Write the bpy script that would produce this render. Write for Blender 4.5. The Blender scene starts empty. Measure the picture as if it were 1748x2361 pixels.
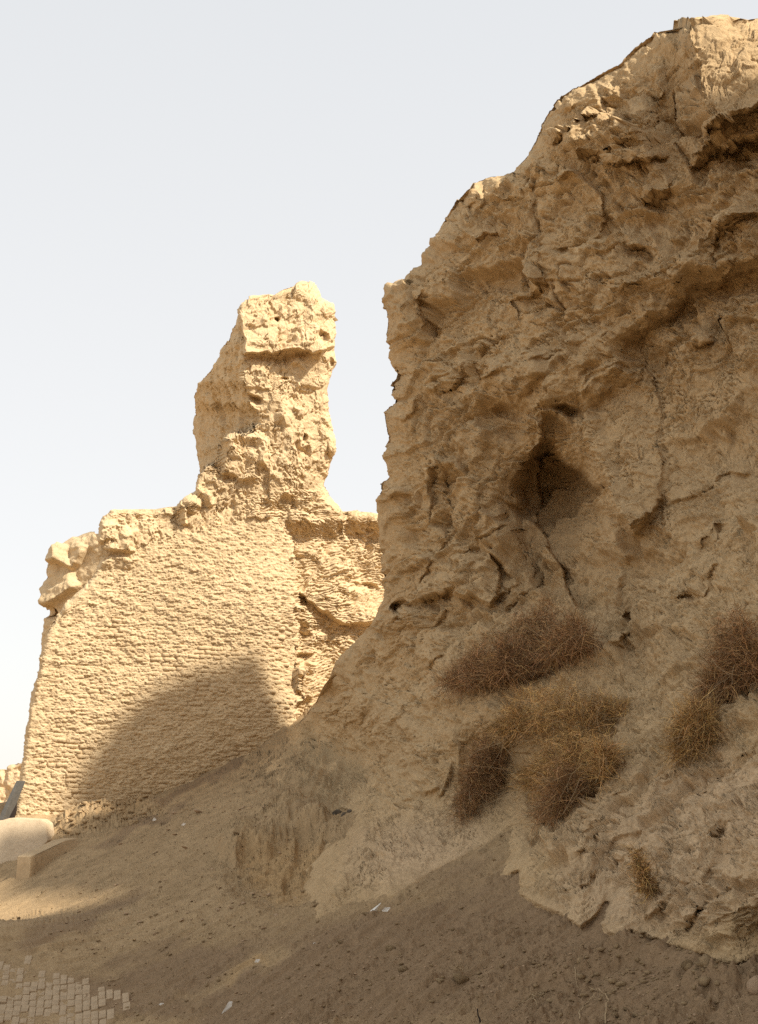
import bpy, math, random
import numpy as np
from mathutils import Vector, Matrix

scene = bpy.context.scene
COL = scene.collection
rng = np.random.default_rng(7)
random.seed(7)

# ------------------------------------------------------------------ camera, sky, sun, exposure
CAM_Z = 2.35
TH = math.radians(13.2)
F = 3070.0
PW, PH = 1748.0, 2361.0
cam_d = bpy.data.cameras.new('camera')
cam = bpy.data.objects.new('camera', cam_d); COL.objects.link(cam)
cam.location = (0, 0, CAM_Z)
cam.rotation_euler = (math.pi/2 + TH, 0, 0)
cam_d.sensor_fit = 'VERTICAL'; cam_d.sensor_height = 36.0; cam_d.sensor_width = 36.0*PW/PH
cam_d.lens = 36.0*F/PH
cam_d.clip_start = 0.1; cam_d.clip_end = 2000
scene.camera = cam

SUN_AZ = math.radians(118)      # compass bearing of the sun, clockwise from +Y
SUN_EL = math.radians(48.5)
SUN = Vector((math.sin(SUN_AZ)*math.cos(SUN_EL), math.cos(SUN_AZ)*math.cos(SUN_EL), math.sin(SUN_EL)))
world = bpy.data.worlds.new('World'); scene.world = world; world.use_nodes = True
wn = world.node_tree; wn.nodes.clear()
sky = wn.nodes.new('ShaderNodeTexSky'); sky.sky_type = 'NISHITA'; sky.sun_disc = False
sky.sun_elevation = SUN_EL; sky.sun_rotation = SUN_AZ
sky.air_density = 1.0; sky.dust_density = 6.0; sky.ozone_density = 1.0; sky.altitude = 1000
hz = wn.nodes.new('ShaderNodeMix'); hz.data_type = 'RGBA'
hz.inputs[0].default_value = 0.74
hz.inputs[7].default_value = (7.5, 7.45, 7.35, 1)         # even dust haze that washes the blue out
bg = wn.nodes.new('ShaderNodeBackground'); bg.inputs[1].default_value = 0.100
out = wn.nodes.new('ShaderNodeOutputWorld')
wtc = wn.nodes.new('ShaderNodeTexCoord'); wsx = wn.nodes.new('ShaderNodeSeparateXYZ'); wmr = wn.nodes.new('ShaderNodeMapRange'); wmx = wn.nodes.new('ShaderNodeMix'); wmx.data_type = 'RGBA'
wmr.inputs[1].default_value = 0.0; wmr.inputs[2].default_value = 0.75
wmx.inputs[6].default_value = (8.15, 7.85, 7.3, 1); wmx.inputs[7].default_value = (6.2, 6.32, 6.32, 1)     # dust haze thickest towards the horizon
wn.links.new(wtc.outputs['Generated'], wsx.inputs[0]); wn.links.new(wsx.outputs[2], wmr.inputs[0]); wn.links.new(wmr.outputs[0], wmx.inputs[0]); wn.links.new(wmx.outputs[2], hz.inputs[7])
wn.links.new(sky.outputs[0], hz.inputs[6]); wn.links.new(hz.outputs[2], bg.inputs[0]); wn.links.new(bg.outputs[0], out.inputs[0])

sl = bpy.data.lights.new('sun', 'SUN'); sl.energy = 4.8; sl.angle = math.radians(2.6); sl.color = (1.0, 0.93, 0.81)
so = bpy.data.objects.new('sun', sl); COL.objects.link(so)
so.rotation_euler = SUN.to_track_quat('Z', 'Y').to_euler(); so.location = (20, -10, 30)

scene.view_settings.view_transform = 'Standard'; scene.view_settings.look = 'None'
scene.view_settings.exposure = 0.6; scene.view_settings.gamma = 1.0
scene.view_settings.use_curve_mapping = False
scene.cycles.max_bounces = 6; scene.cycles.diffuse_bounces = 4
scene.render.film_transparent = False
scene.cycles.use_denoising = False

# ------------------------------------------------------------------ numeric helpers
CT, ST = math.cos(TH), math.sin(TH)
def ray(px, py):
    """direction through a point of the photograph, scaled so that its forward component (Y) is 1"""
    cx = (np.asarray(px, float)-PW/2)/F; cy = (PH/2-np.asarray(py, float))/F
    dy = CT-cy*ST; dz = ST+cy*CT
    return cx/dy, dz/dy
def at(px, py, Y):
    rx, rz = ray(px, py)
    return np.stack([rx*Y, np.asarray(Y)*np.ones_like(rx), CAM_Z+rz*Y], -1)
def proj(P):
    X, Y, Z = P[..., 0], P[..., 1], P[..., 2]-CAM_Z
    d = Y*CT+Z*ST; u = -Y*ST+Z*CT
    return PW/2+F*X/d, PH/2-F*u/d

_perm = np.random.default_rng(11).permutation(4096).astype(np.int64)
_ang = np.random.default_rng(12).random(4096)*2*math.pi
_GX, _GY = np.cos(_ang).astype(np.float32), np.sin(_ang).astype(np.float32)
_R1 = np.random.default_rng(13).random(4096).astype(np.float32)
_R2 = np.random.default_rng(14).random(4096).astype(np.float32)
_R3 = np.random.default_rng(15).random(4096).astype(np.float32)
def _h(i, j, s):
    return _perm[(_perm[(i+s*131) & 4095]+j+s*57) & 4095]
def gn(u, v, s=0):
    iu = np.floor(u).astype(np.int64); iv = np.floor(v).astype(np.int64)
    fu = (u-iu).astype(np.float32); fv = (v-iv).astype(np.float32)
    a = fu*fu*fu*(fu*(fu*6-15)+10); b = fv*fv*fv*(fv*(fv*6-15)+10)
    def g(di, dj):
        h = _h(iu+di, iv+dj, s); return _GX[h]*(fu-di)+_GY[h]*(fv-dj)
    x0 = g(0, 0)*(1-a)+g(1, 0)*a; x1 = g(0, 1)*(1-a)+g(1, 1)*a
    return (x0*(1-b)+x1*b)*1.4
def fbm(u, v, o=4, s=0, gain=0.5):
    r = 0; a = 1.0
    for k in range(o):
        r = r+a*gn(u*2**k, v*2**k, s+k*3); a *= gain
    return r
def ridged(u, v, o=4, s=0, gain=0.5):
    r = 0; a = 1.0
    for k in range(o):
        n = 1-np.abs(gn(u*2**k, v*2**k, s+k*3))*1.6
        r = r+a*(n*n-0.45); a *= gain
    return r
def facets(u, v, s=0, tilt=1.0, step=0.5, band=0.12):
    """broken-rock relief: each Voronoi cell is its own tilted plane; also returns the distance to the cell edge"""
    iu = np.floor(u).astype(np.int64); iv = np.floor(v).astype(np.int64)
    f1 = np.full(u.shape, 9.0, np.float32); f2 = f1.copy(); v1 = np.zeros(u.shape, np.float32); v2 = v1.copy()
    for di in (-1, 0, 1):
        for dj in (-1, 0, 1):
            h = _h(iu+di, iv+dj, s)
            du = (u-(iu+di+0.1+0.8*_R1[h])).astype(np.float32); dv = (v-(iv+dj+0.1+0.8*_R2[h])).astype(np.float32)
            d = np.sqrt(du*du+dv*dv)
            val = tilt*(_GX[h]*du+_GY[h]*dv)+step*(_R3[h]-0.5)
            c1 = d < f1; c2 = (~c1) & (d < f2)
            f2 = np.where(c1, f1, np.where(c2, d, f2)); v2 = np.where(c1, v1, np.where(c2, val, v2))
            f1 = np.where(c1, d, f1); v1 = np.where(c1, val, v1)
    e = f2-f1
    w = 0.5+0.5*np.clip(e/band, 0, 1)
    return v1*w+v2*(1-w), e
def sstep(a, b, x):
    t = np.clip((x-a)/(b-a), 0, 1); return t*t*(3-2*t)
def seg_dist(px, py, pts):
    """distance to a polyline, side sign (+ is below when the line runs rightwards) and position along it 0..1"""
    pts = np.asarray(pts, float); best = np.full(px.shape, 1e9); side = np.ones(px.shape); tt = np.zeros(px.shape)
    L = np.r_[0, np.cumsum(np.hypot(*np.diff(pts, axis=0).T))]
    for k in range(len(pts)-1):
        ax, ay = pts[k]; bx, by = pts[k+1]; dx, dy = bx-ax, by-ay; l2 = dx*dx+dy*dy+1e-9
        t = np.clip(((px-ax)*dx+(py-ay)*dy)/l2, 0, 1)
        d = np.hypot(px-ax-t*dx, py-ay-t*dy)
        c = d < best-1e-6
        cr = dx*(py-ay)-dy*(px-ax)
        best = np.where(c, d, best); side = np.where(c, np.where(cr >= 0, 1.0, -1.0), side)
        tt = np.where(c, (L[k]+t*math.sqrt(l2))/L[-1], tt)
    return best, side, tt
def feat(px, py, wx, wy, D, pts, h, wa, wb, taper=0.12, p=1.0, rough=1.0):
    """a ridge, ledge, step or crack along a line: height h on the line, running out over wa on its + side and wb on its - side"""
    pts = np.asarray(pts, float); m = max(wa, wb)+30
    x0, y0 = pts.min(0)-m; x1, y1 = pts.max(0)+m
    idx = np.nonzero((px > x0) & (px < x1) & (py > y0) & (py < y1))
    if len(idx[0]) == 0: return
    qx = px[idx]+wx[idx]*rough; qy = py[idx]+wy[idx]*rough
    d, s, t = seg_dist(qx, qy, pts)
    w = np.where(s > 0, wa, wb)
    f = np.clip(1-d/w, 0, 1)**p
    if taper > 0: f = f*sstep(0, taper, t)*sstep(0, taper, 1-t)
    D[idx] += h*f
def blob(px, py, wx, wy, D, cx, cy, rx, ry, h, rot=0, p=1.0, rough=1.0):
    m = max(rx, ry)*1.3+10
    idx = np.nonzero((np.abs(px-cx) < m) & (np.abs(py-cy) < m))
    if len(idx[0]) == 0: return
    qx = px[idx]+wx[idx]*rough-cx; qy = py[idx]+wy[idx]*rough-cy
    c, s = math.cos(math.radians(rot)), math.sin(math.radians(rot))
    a = (qx*c+qy*s)/rx; b = (-qx*s+qy*c)/ry
    r = np.sqrt(a*a+b*b)
    D[idx] += h*(np.clip(1-r*r, 0, 1)**p)
def inpoly(x, y, poly):
    c = np.zeros(x.shape, bool); n = len(poly); j = n-1
    for i in range(n):
        xi, yi = poly[i]; xj, yj = poly[j]
        c ^= ((yi > y) != (yj > y)) & (x < (xj-xi)*(y-yi)/((yj-yi) or 1e-9)+xi); j = i
    return c
def region(px, py, wx, wy, D, poly, h, w, rough=1.0):
    """raise or sink everything inside an outline by h, with a shoulder w wide"""
    pa = np.asarray(poly, float); x0, y0 = pa.min(0)-30; x1, y1 = pa.max(0)+30
    idx = np.nonzero((px > x0) & (px < x1) & (py > y0) & (py < y1))
    qx = px[idx]+wx[idx]*rough; qy = py[idx]+wy[idx]*rough
    d, _, _ = seg_dist(qx, qy, list(poly)+[poly[0]])
    D[idx] += h*sstep(0, w, d)*inpoly(qx, qy, poly)
class TPS:
    def __init__(self, pts, vals, smooth=0.0):
        self.p = np.asarray(pts, float)/500.0; v = np.asarray(vals, float); n = len(v)
        K = self._k(self.p[:, 0][:, None]-self.p[:, 0], self.p[:, 1][:, None]-self.p[:, 1])+smooth*np.eye(n)
        P = np.c_[np.ones(n), self.p]
        A = np.block([[K, P], [P.T, np.zeros((3, 3))]])
        self.w = np.linalg.solve(A, np.r_[v, 0, 0, 0])
    def _k(self, dx, dy):
        r2 = dx*dx+dy*dy; return 0.5*r2*np.log(r2+1e-12)
    def __call__(self, x, y):
        x = np.asarray(x, float)/500; y = np.asarray(y, float)/500
        n = len(self.p); r = self.w[n]+self.w[n+1]*x+self.w[n+2]*y
        for i in range(n):
            r = r+self.w[i]*self._k(x-self.p[i, 0], y-self.p[i, 1])
        return r

def mesh_np(name, V, Fq, mat=None, smooth=True, cols=None):
    me = bpy.data.meshes.new(name)
    V = np.ascontiguousarray(V, np.float32); Fq = np.ascontiguousarray(Fq, np.int32)
    k = Fq.shape[1]
    me.vertices.add(len(V)); me.vertices.foreach_set('co', V.ravel())
    me.loops.add(Fq.size); me.loops.foreach_set('vertex_index', Fq.ravel())
    me.polygons.add(len(Fq)); me.polygons.foreach_set('loop_start', np.arange(0, Fq.size, k, dtype=np.int32))
    if smooth: me.polygons.foreach_set('use_smooth', np.ones(len(Fq), bool))
    me.update(calc_edges=True)
    if cols is not None:
        ca = me.attributes.new('soil', 'FLOAT_COLOR', 'POINT')
        c4 = np.zeros((len(V), 4), np.float32); c4[:, :cols.shape[1]] = cols
        ca.data.foreach_set('color', c4.ravel())
    if mat: me.materials.append(mat)
    return me
def link(name, me, parent=None, label=None, cat=None, group=None, kind=None):
    o = bpy.data.objects.new(name, me); COL.objects.link(o)
    if parent: o.parent = parent
    if label: o['label'] = label
    if cat: o['category'] = cat
    if group: o['group'] = group
    if kind: o['kind'] = kind
    return o
def compact(V, Fq, cols=None):
    used = np.unique(Fq); m = np.full(len(V), -1, np.int64); m[used] = np.arange(len(used))
    return V[used], m[Fq], (cols[used] if cols is not None else None)
def grid_faces(nr, nc, closed=False):
    i = np.arange(nr-1)[:, None]; j = np.arange(nc if closed else nc-1)[None, :]
    j2 = (j+1) % nc
    return np.stack([i*nc+j, i*nc+j2, (i+1)*nc+j2, (i+1)*nc+j], -1).reshape(-1, 4)
def grid_normals(P):
    du = np.gradient(P, axis=1); dv = np.gradient(P, axis=0)
    n = np.cross(dv, du); n /= (np.linalg.norm(n, axis=-1, keepdims=True)+1e-12)
    return n

# ------------------------------------------------------------------ materials
def nd(nt, t, **kw):
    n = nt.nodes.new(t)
    for k, v in kw.items(): setattr(n, k, v)
    return n
def earth(name, c1, c2, c3=None, scale=1.0, bump=0.02, fine=1.0, sand=(0.250, 0.166, 0.093), sand2=(0.292, 0.196, 0.112), ochre=(0.46, 0.30, 0.145), grey=(0.40, 0.285, 0.155), straw=False):
    """dried earth: two clay tones, a dusting on ledges, and sand / ochre / grey layers where the soil attribute says so"""
    m = bpy.data.materials.new(name); m.use_nodes = True; nt = m.node_tree; nt.nodes.clear()
    L = nt.links.new
    o = nd(nt, 'ShaderNodeOutputMaterial'); b = nd(nt, 'ShaderNodeBsdfPrincipled')
    b.inputs['Roughness'].default_value = 0.96; b.inputs['Specular IOR Level'].default_value = 0.12
    L(b.outputs[0], o.inputs[0])
    tc = nd(nt, 'ShaderNodeTexCoord')
    def noise(sc, det=6, rough=0.6, dist=0.0, vec=None):
        n = nd(nt, 'ShaderNodeTexNoise'); n.inputs['Scale'].default_value = sc; n.inputs['Detail'].default_value = det
        n.inputs['Roughness'].default_value = rough; n.inputs['Distortion'].default_value = dist
        L(vec if vec else tc.outputs['Object'], n.inputs['Vector']); return n
    def ramp(src, p0, p1):
        r = nd(nt, 'ShaderNodeMapRange'); r.inputs[1].default_value = p0; r.inputs[2].default_value = p1; r.clamp = True
        L(src, r.inputs[0]); return r.outputs[0]
    def mix(f, a, bb):
        x = nd(nt, 'ShaderNodeMix', data_type='RGBA')
        if isinstance(f, float): x.inputs[0].default_value = f
        else: L(f, x.inputs[0])
        for i, q in ((6, a), (7, bb)):
            if isinstance(q, tuple): x.inputs[i].default_value = (*q, 1)
            else: L(q, x.inputs[i])
        return x.outputs[2]
    n1 = noise(0.55*scale, 5, 0.6, 0.4); n2 = noise(4.5*scale, 8, 0.68, 0.3); n3 = noise(60*scale, 3, 0.7); n4 = noise(17*scale, 6, 0.7, 0.5)
    col = mix(ramp(n1.outputs[0], 0.36, 0.64), c1, c2)
    col = mix(ramp(n2.outputs[0], 0.42, 0.72), col, c3 or tuple(x*0.86 for x in c1))
    at_ = nd(nt, 'ShaderNodeAttribute', attribute_name='soil')
    sp = nd(nt, 'ShaderNodeSeparateColor'); L(at_.outputs['Color'], sp.inputs[0])
    def edge(src, nz, k=0.5):
        a = nd(nt, 'ShaderNodeMath', operation='ADD'); L(src, a.inputs[0])
        s = nd(nt, 'ShaderNodeMath', operation='MULTIPLY_ADD'); L(nz, s.inputs[0]); s.inputs[1].default_value = k; s.inputs[2].default_value = -k/2
        L(s.outputs[0], a.inputs[1]); return ramp(a.outputs[0], 0.2, 0.8)
    col = mix(edge(sp.outputs[1], n4.outputs[0]), col, mix(ramp(n2.outputs[0], 0.35, 0.7), ochre, tuple(x*0.75 for x in ochre)))
    col = mix(edge(sp.outputs[2], n4.outputs[0]), col, mix(ramp(n4.outputs[0], 0.35, 0.65), grey, tuple(x*0.7 for x in grey)))
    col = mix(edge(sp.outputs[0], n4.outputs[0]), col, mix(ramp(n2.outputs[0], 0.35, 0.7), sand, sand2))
    # mottling at two fine scales
    for nz, lo, hi in ((n4, 0.88, 1.10), (n3, 0.86, 1.13)):
        r = nd(nt, 'ShaderNodeMapRange'); r.inputs[1].default_value = 0.3; r.inputs[2].default_value = 0.7; r.inputs[3].default_value = lo; r.inputs[4].default_value = hi
        L(nz.outputs[0], r.inputs[0])
        vm = nd(nt, 'ShaderNodeVectorMath', operation='SCALE'); L(col, vm.inputs[0]); L(r.outputs[0], vm.inputs[3]); col = vm.outputs[0]
    L(col, b.inputs['Base Color'])
    # fine relief
    vo = nd(nt, 'ShaderNodeTexVoronoi', feature='F1'); vo.inputs['Scale'].default_value = 26*scale*fine
    wv = nd(nt, 'ShaderNodeVectorMath', operation='ADD'); sc_ = nd(nt, 'ShaderNodeVectorMath', operation='SCALE')
    L(n4.outputs['Color'], sc_.inputs[0]); sc_.inputs[3].default_value = 0.10; L(tc.outputs['Object'], wv.inputs[0]); L(sc_.outputs[0], wv.inputs[1]); L(wv.outputs[0], vo.inputs['Vector'])
    b1 = nd(nt, 'ShaderNodeBump'); b1.inputs['Distance'].default_value = bump*1.3; b1.inputs['Strength'].default_value = 0.8; L(n4.outputs[0], b1.inputs['Height'])
    b2 = nd(nt, 'ShaderNodeBump'); b2.inputs['Distance'].default_value = bump*0.6; b2.inputs['Strength'].default_value = 0.35; L(vo.outputs['Distance'], b2.inputs['Height']); L(b1.outputs[0], b2.inputs['Normal'])
    b3 = nd(nt, 'ShaderNodeBump'); b3.inputs['Distance'].default_value = bump*0.35; b3.inputs['Strength'].default_value = 0.6; L(n3.outputs[0], b3.inputs['Height']); L(b2.outputs[0], b3.inputs['Normal'])
    L(b3.outputs[0], b.inputs['Normal'])
    return m
M_CLIFF = earth('cliff_clay', (0.53, 0.378, 0.208), (0.475, 0.334, 0.182), (0.395, 0.272, 0.143), bump=0.02, ochre=(0.58, 0.415, 0.248))
M_TOWER = earth('tower_clay', (0.60, 0.445, 0.262), (0.65, 0.49, 0.295), (0.53, 0.385, 0.218), bump=0.022)
M_BRICK = earth('mud_brick', (0.60, 0.445, 0.262), (0.64, 0.48, 0.29), (0.52, 0.375, 0.212), bump=0.022)
M_GROUND = earth('slope_earth', (0.425, 0.297, 0.162), (0.37, 0.255, 0.137), (0.305, 0.208, 0.11), bump=0.016, fine=1.4)
M_FAR = earth('far_clay', (0.66, 0.48, 0.29), (0.60, 0.43, 0.25), bump=0.05, scale=0.5)
M_STONE = earth('clod', (0.33, 0.232, 0.128), (0.26, 0.18, 0.10), bump=0.01, scale=2)
M_PALE = earth('pale_slab', (0.58, 0.45, 0.30), (0.53, 0.41, 0.27), (0.46, 0.35, 0.225), bump=0.009, scale=1.5)
M_KERB = earth('kerb_concrete', (0.52, 0.385, 0.23), (0.45, 0.33, 0.195), (0.38, 0.275, 0.16), bump=0.006, scale=1.5)
M_PAVER = earth('paver', (0.50, 0.375, 0.24), (0.42, 0.31, 0.195), (0.34, 0.25, 0.155), bump=0.006, scale=2.2)
M_FLAT = earth('flat_stone', (0.46, 0.32, 0.20), (0.40, 0.28, 0.175), bump=0.006, scale=3)
def plain(name, c, rough=0.8, var=0.25, sc=30, spec=0.2, tone=False):
    m = bpy.data.materials.new(name); m.use_nodes = True; nt = m.node_tree; b = nt.nodes['Principled BSDF']
    b.inputs['Roughness'].default_value = rough; b.inputs['Specular IOR Level'].default_value = spec
    tc = nd(nt, 'ShaderNodeTexCoord'); n = nd(nt, 'ShaderNodeTexNoise'); n.inputs['Scale'].default_value = sc; n.inputs['Detail'].default_value = 4
    nt.links.new(tc.outputs['Object'], n.inputs['Vector'])
    r = nd(nt, 'ShaderNodeMix', data_type='RGBA'); nt.links.new(n.outputs[0], r.inputs[0])
    r.inputs[6].default_value = (*[x*(1-var) for x in c], 1); r.inputs[7].default_value = (*[min(1, x*(1+var)) for x in c], 1)
    if tone:
        a_ = nd(nt, 'ShaderNodeAttribute', attribute_name='soil'); v_ = nd(nt, 'ShaderNodeVectorMath', operation='MULTIPLY'); nt.links.new(r.outputs[2], v_.inputs[0]); nt.links.new(a_.outputs['Color'], v_.inputs[1]); nt.links.new(v_.outputs[0], b.inputs['Base Color'])
    else: nt.links.new(r.outputs[2], b.inputs['Base Color'])
    return m
M_TWIG = plain('dry_twig', (0.35, 0.205, 0.095), 0.85, 0.3, 8, tone=True)
M_TWIG2 = plain('dry_olive_twig', (0.47, 0.295, 0.12), 0.85, 0.3, 8, tone=True)
M_STEM = plain('dry_stem', (0.33, 0.235, 0.13), 0.85, 0.3, 12)
M_STRAW = plain('straw', (0.42, 0.31, 0.18), 0.85, 0.3, 20)
M_PAPER = plain('white_scrap', (0.80, 0.78, 0.72), 0.6, 0.08, 10)
M_TIMBER = plain('weathered_dark_plank', (0.12, 0.115, 0.105), 0.8, 0.35, 14)
M_DARKWOOD = plain('dark_board', (0.03, 0.022, 0.018), 0.9, 0.4, 14)
M_DARKCLOD = plain('dark_clod', (0.10, 0.078, 0.055), 0.95, 0.4, 6)  # darker tone for the lumps of the heap under the grey crust

# ------------------------------------------------------------------ the ground as a height function
GB, GC, GA = 0.379, 0.264, -5.51+CAM_Z
def soft_lim(x, m, k):      # x up to m, then levels off
    return m-k*np.logaddexp(0, (m-x)/k)
foot = [(32, 1885, 31.5), (150, 1875, 32.0), (300, 1850, 32.5), (500, 1782, 33.2), (600, 1735, 33.6), (690, 1655, 34.0)]
def ground_base(X, Y):
    ye = soft_lim(Y, 33.5, 0.8); xe = -soft_lim(-X, 3.3+5.7*sstep(19.5, 27, Y), 0.5)
    z = GA+GB*xe+GC*ye
    near = CAM_Z-1.62+0.02*Y+0.10*X                    # firm ground where the photographer stands
    k = 0.35
    z = k*np.logaddexp(z/k, np.where(Y < 14, near-(np.maximum(Y, 0)/10.2)**6, -50)/k)
    z = soft_lim(z, CAM_Z+6.0, 1.0)
    return z
_fp = np.array([at(a, b, c) for a, b, c in foot])
_fr = _fp[:, 2]-ground_base(_fp[:, 0], _fp[:, 1])
_zx = [(-9, 26), (-6, 24), (-3, 25), (-1, 28), (-8, 22), (-4, 18), (-2, 14), (0, 20), (1.2, 17), (2, 14), (3.3, 11.7), (-10, 29), (4, 30), (0, 24), (-5, 14), (-12, 24), (5, 20)]
_gt = TPS(np.r_[_fp[:, :2]*20, np.array(_zx)*20.0], np.r_[_fr, np.zeros(len(_zx))])
def ground_z(X, Y):
    w = sstep(8, 11, Y)*(1-sstep(37, 45, Y))*(1-sstep(9.5, 13, np.abs(X)))
    r = _gt(np.clip(X, -13, 8)*20, np.clip(Y, 10, 40)*20)
    return ground_base(X, Y)+w*np.clip(r, -0.8, 1.2)
def ground_hit(px, py):
    """distance (forward) at which the ray of a photo point meets the undisturbed slope"""
    rx, rz = ray(px, py)
    lo = np.full(rx.shape, 4.0); hi = np.full(rx.shape, 60.0)
    # march for the first crossing, then bisect
    Ys = np.linspace(7, 60, 54); Yp = lo.copy(); done = np.zeros(rx.shape, bool); a = lo.copy(); b = hi.copy()
    prev = 7.0
    for y in Ys[1:]:
        below = (CAM_Z+rz*y) < ground_z(rx*y, np.full(rx.shape, y))
        new = below & ~done; a = np.where(new, prev, a); b = np.where(new, y, b); done |= below; prev = y
    for _ in range(14):
        m = 0.5*(a+b); below = (CAM_Z+rz*m) < ground_z(rx*m, m)
        b = np.where(below, m, b); a = np.where(below, a, m)
    return np.where(done, 0.5*(a+b), 60.0)

# ------------------------------------------------------------------ generic standing relief
def relief(L, R, py0, py1, nr, nc, base, scale, left_wrap=None, right_wrap=None, right_path=None, round_l=(45, 0.9), round_r=None):
    """a free-standing earthen body: rows of points between its two outlines, wrapped round to a back side"""
    yy = np.linspace(py0, py1, 6000); ll = np.interp(yy, [p[1] for p in L], [p[0] for p in L]); w_ = 1+0.15*np.minimum(np.abs(np.gradient(ll, yy)), 12)
    if isinstance(R, list): w_ = w_+0.15*np.minimum(np.abs(np.gradient(np.interp(yy, [p[1] for p in R], [p[0] for p in R]), yy)), 12)
    cw_ = np.r_[0, np.cumsum(0.5*(w_[1:]+w_[:-1])*np.diff(yy))]; w0 = cw_[-1]/(yy[-1]-yy[0]); nr = int(nr*min(w0, 1.35))
    py = np.interp(np.linspace(0, cw_[-1], nr), cw_, yy)[:, None]*np.ones((1, nc))
    l = np.interp(py[:, 0], [p[1] for p in L], [p[0] for p in L])[:, None]
    r = (np.interp(py[:, 0], [p[1] for p in R], [p[0] for p in R]) if isinstance(R, list) else np.full(nr, float(R)))[:, None]
    t = np.linspace(0, 1, nc)[None, :]
    def smooth_edge(e):
        step = (py1-py0)/900.0; k = int(55/step); pos = np.linspace(py0-165, py1+165, int((py1-py0+330)/step)); ee = np.interp(pos, py[:, 0], e[:, 0])
        # carry the end slopes on, so that the narrow crown is not widened
        ker = np.exp(-0.5*(np.arange(-2*k, 2*k+1)/k*1.3)**2); ker /= ker.sum()
        return np.interp(py[:, 0], pos, np.convolve(np.pad(ee, 2*k, mode='edge'), ker, 'valid'))[:, None]
    wd = np.maximum(r-l, 1.0); ls = smooth_edge(l); ls = np.clip(ls, l-0.3*wd, l+0.3*wd); tl = t*wd
    px = ls+(r-ls)*t+(l-ls)*np.exp(-tl/np.minimum(70.0, wd*0.5))*(1-t)
    if isinstance(R, list):
        rs = smooth_edge(r); rs = np.clip(rs, r-0.3*wd, r+0.3*wd); px = px+(rs-r)*t*(1-np.exp(-(1-t)*wd/np.minimum(70.0, wd*0.5)))
    px = np.maximum.accumulate(px, axis=1)
    Y = base(px, py)
    dl, _, _ = seg_dist(px, py, L); q = np.clip(1-dl/round_l[0], 0, 1); Y = Y+round_l[1]*(1-np.sqrt(1-q*q*0.98))
    if round_r:
        dr, _, _ = seg_dist(px, py, R); q = np.clip(1-dr/round_r[0], 0, 1); Y = Y+round_r[1]*(1-np.sqrt(1-q*q*0.98))
    P = at(px, py, Y); U = px.copy(); V = py.copy()
    blocks = [P]; us = [U]; vs = [V]; fx = [px]; at_ = [np.ones_like(px)]
    def wrap(col, vec, n, sgn, thick):
        s = (np.linspace(0, 1, n+1)[1:]**2.2)*1.0
        dist = s[None, :, None]*thick
        W = P[:, col, :][:, None, :]+dist*np.asarray(vec)[None, None, :]
        u = U[:, col][:, None]+sgn*(s[None, :]*thick)*scale
        return W, u
    if left_wrap:
        W, u = wrap(0, left_wrap[0], left_wrap[1], -1, left_wrap[2])
        blocks.insert(0, W[:, ::-1]); us.insert(0, u[:, ::-1]); vs.insert(0, np.repeat(V[:, :1], left_wrap[1], 1)); at_.insert(0, np.clip(1-np.linspace(0, 1, left_wrap[1]+1)[1:]**2*0.6, 0, 1)[::-1][None, :]*np.ones((nr, 1)))
    if right_wrap:
        W, u = wrap(-1, right_wrap[0], right_wrap[1], 1, right_wrap[2])
        blocks.append(W); us.append(u); vs.append(np.repeat(V[:, -1:], right_wrap[1], 1)); at_.append(np.clip(1-np.linspace(0, 1, right_wrap[1]+1)[1:]**2*0.6, 0, 1)[None, :]*np.ones((nr, 1)))
    if right_path is not None:
        pth = np.asarray(right_path, float); n = 150
        cum = np.r_[0, np.cumsum(np.hypot(*np.diff(pth, axis=0).T))]; s = np.linspace(0, 1, n+1)[1:]**1.6*cum[-1]
        ox = np.interp(s, cum, pth[:, 0]); oy = np.interp(s, cum, pth[:, 1])
        W = P[:, -1, :][:, None, :]+np.stack([ox, oy, 0*ox], -1)[None]; W[..., 2] += np.clip(W[..., 2]-1, 0, 12)*0.75*sstep(0.36, 1.05, s/7.0)[None, :]
        blocks.append(W); us.append(U[:, -1][:, None]+s[None, :]*scale); vs.append(np.repeat(V[:, -1:], n, 1)); at_.append(np.ones((nr, n)))
    AF = np.concatenate([np.ones_like(b_) if b_.shape[1] in (nc,) or (right_path is not None and k_ == len(at_)-1) else (np.exp(-((1-np.linspace(0, 1, b_.shape[1]))[None, :] if k_ == 0 else np.linspace(0, 1, b_.shape[1])[None, :])*14)*np.ones((nr, 1))) for k_, b_ in enumerate(at_)], 1)
    P = np.concatenate(blocks, 1); U = np.concatenate(us, 1); V = np.concatenate(vs, 1); A = np.concatenate(at_, 1)
    N = grid_normals(P)
    mid = N[:, (left_wrap[1] if left_wrap else 0)+nc//2]
    if (mid[:, 1]).mean() > 0: N = -N
    return P, N, U, V, A, AF

Q = 1.0
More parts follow.
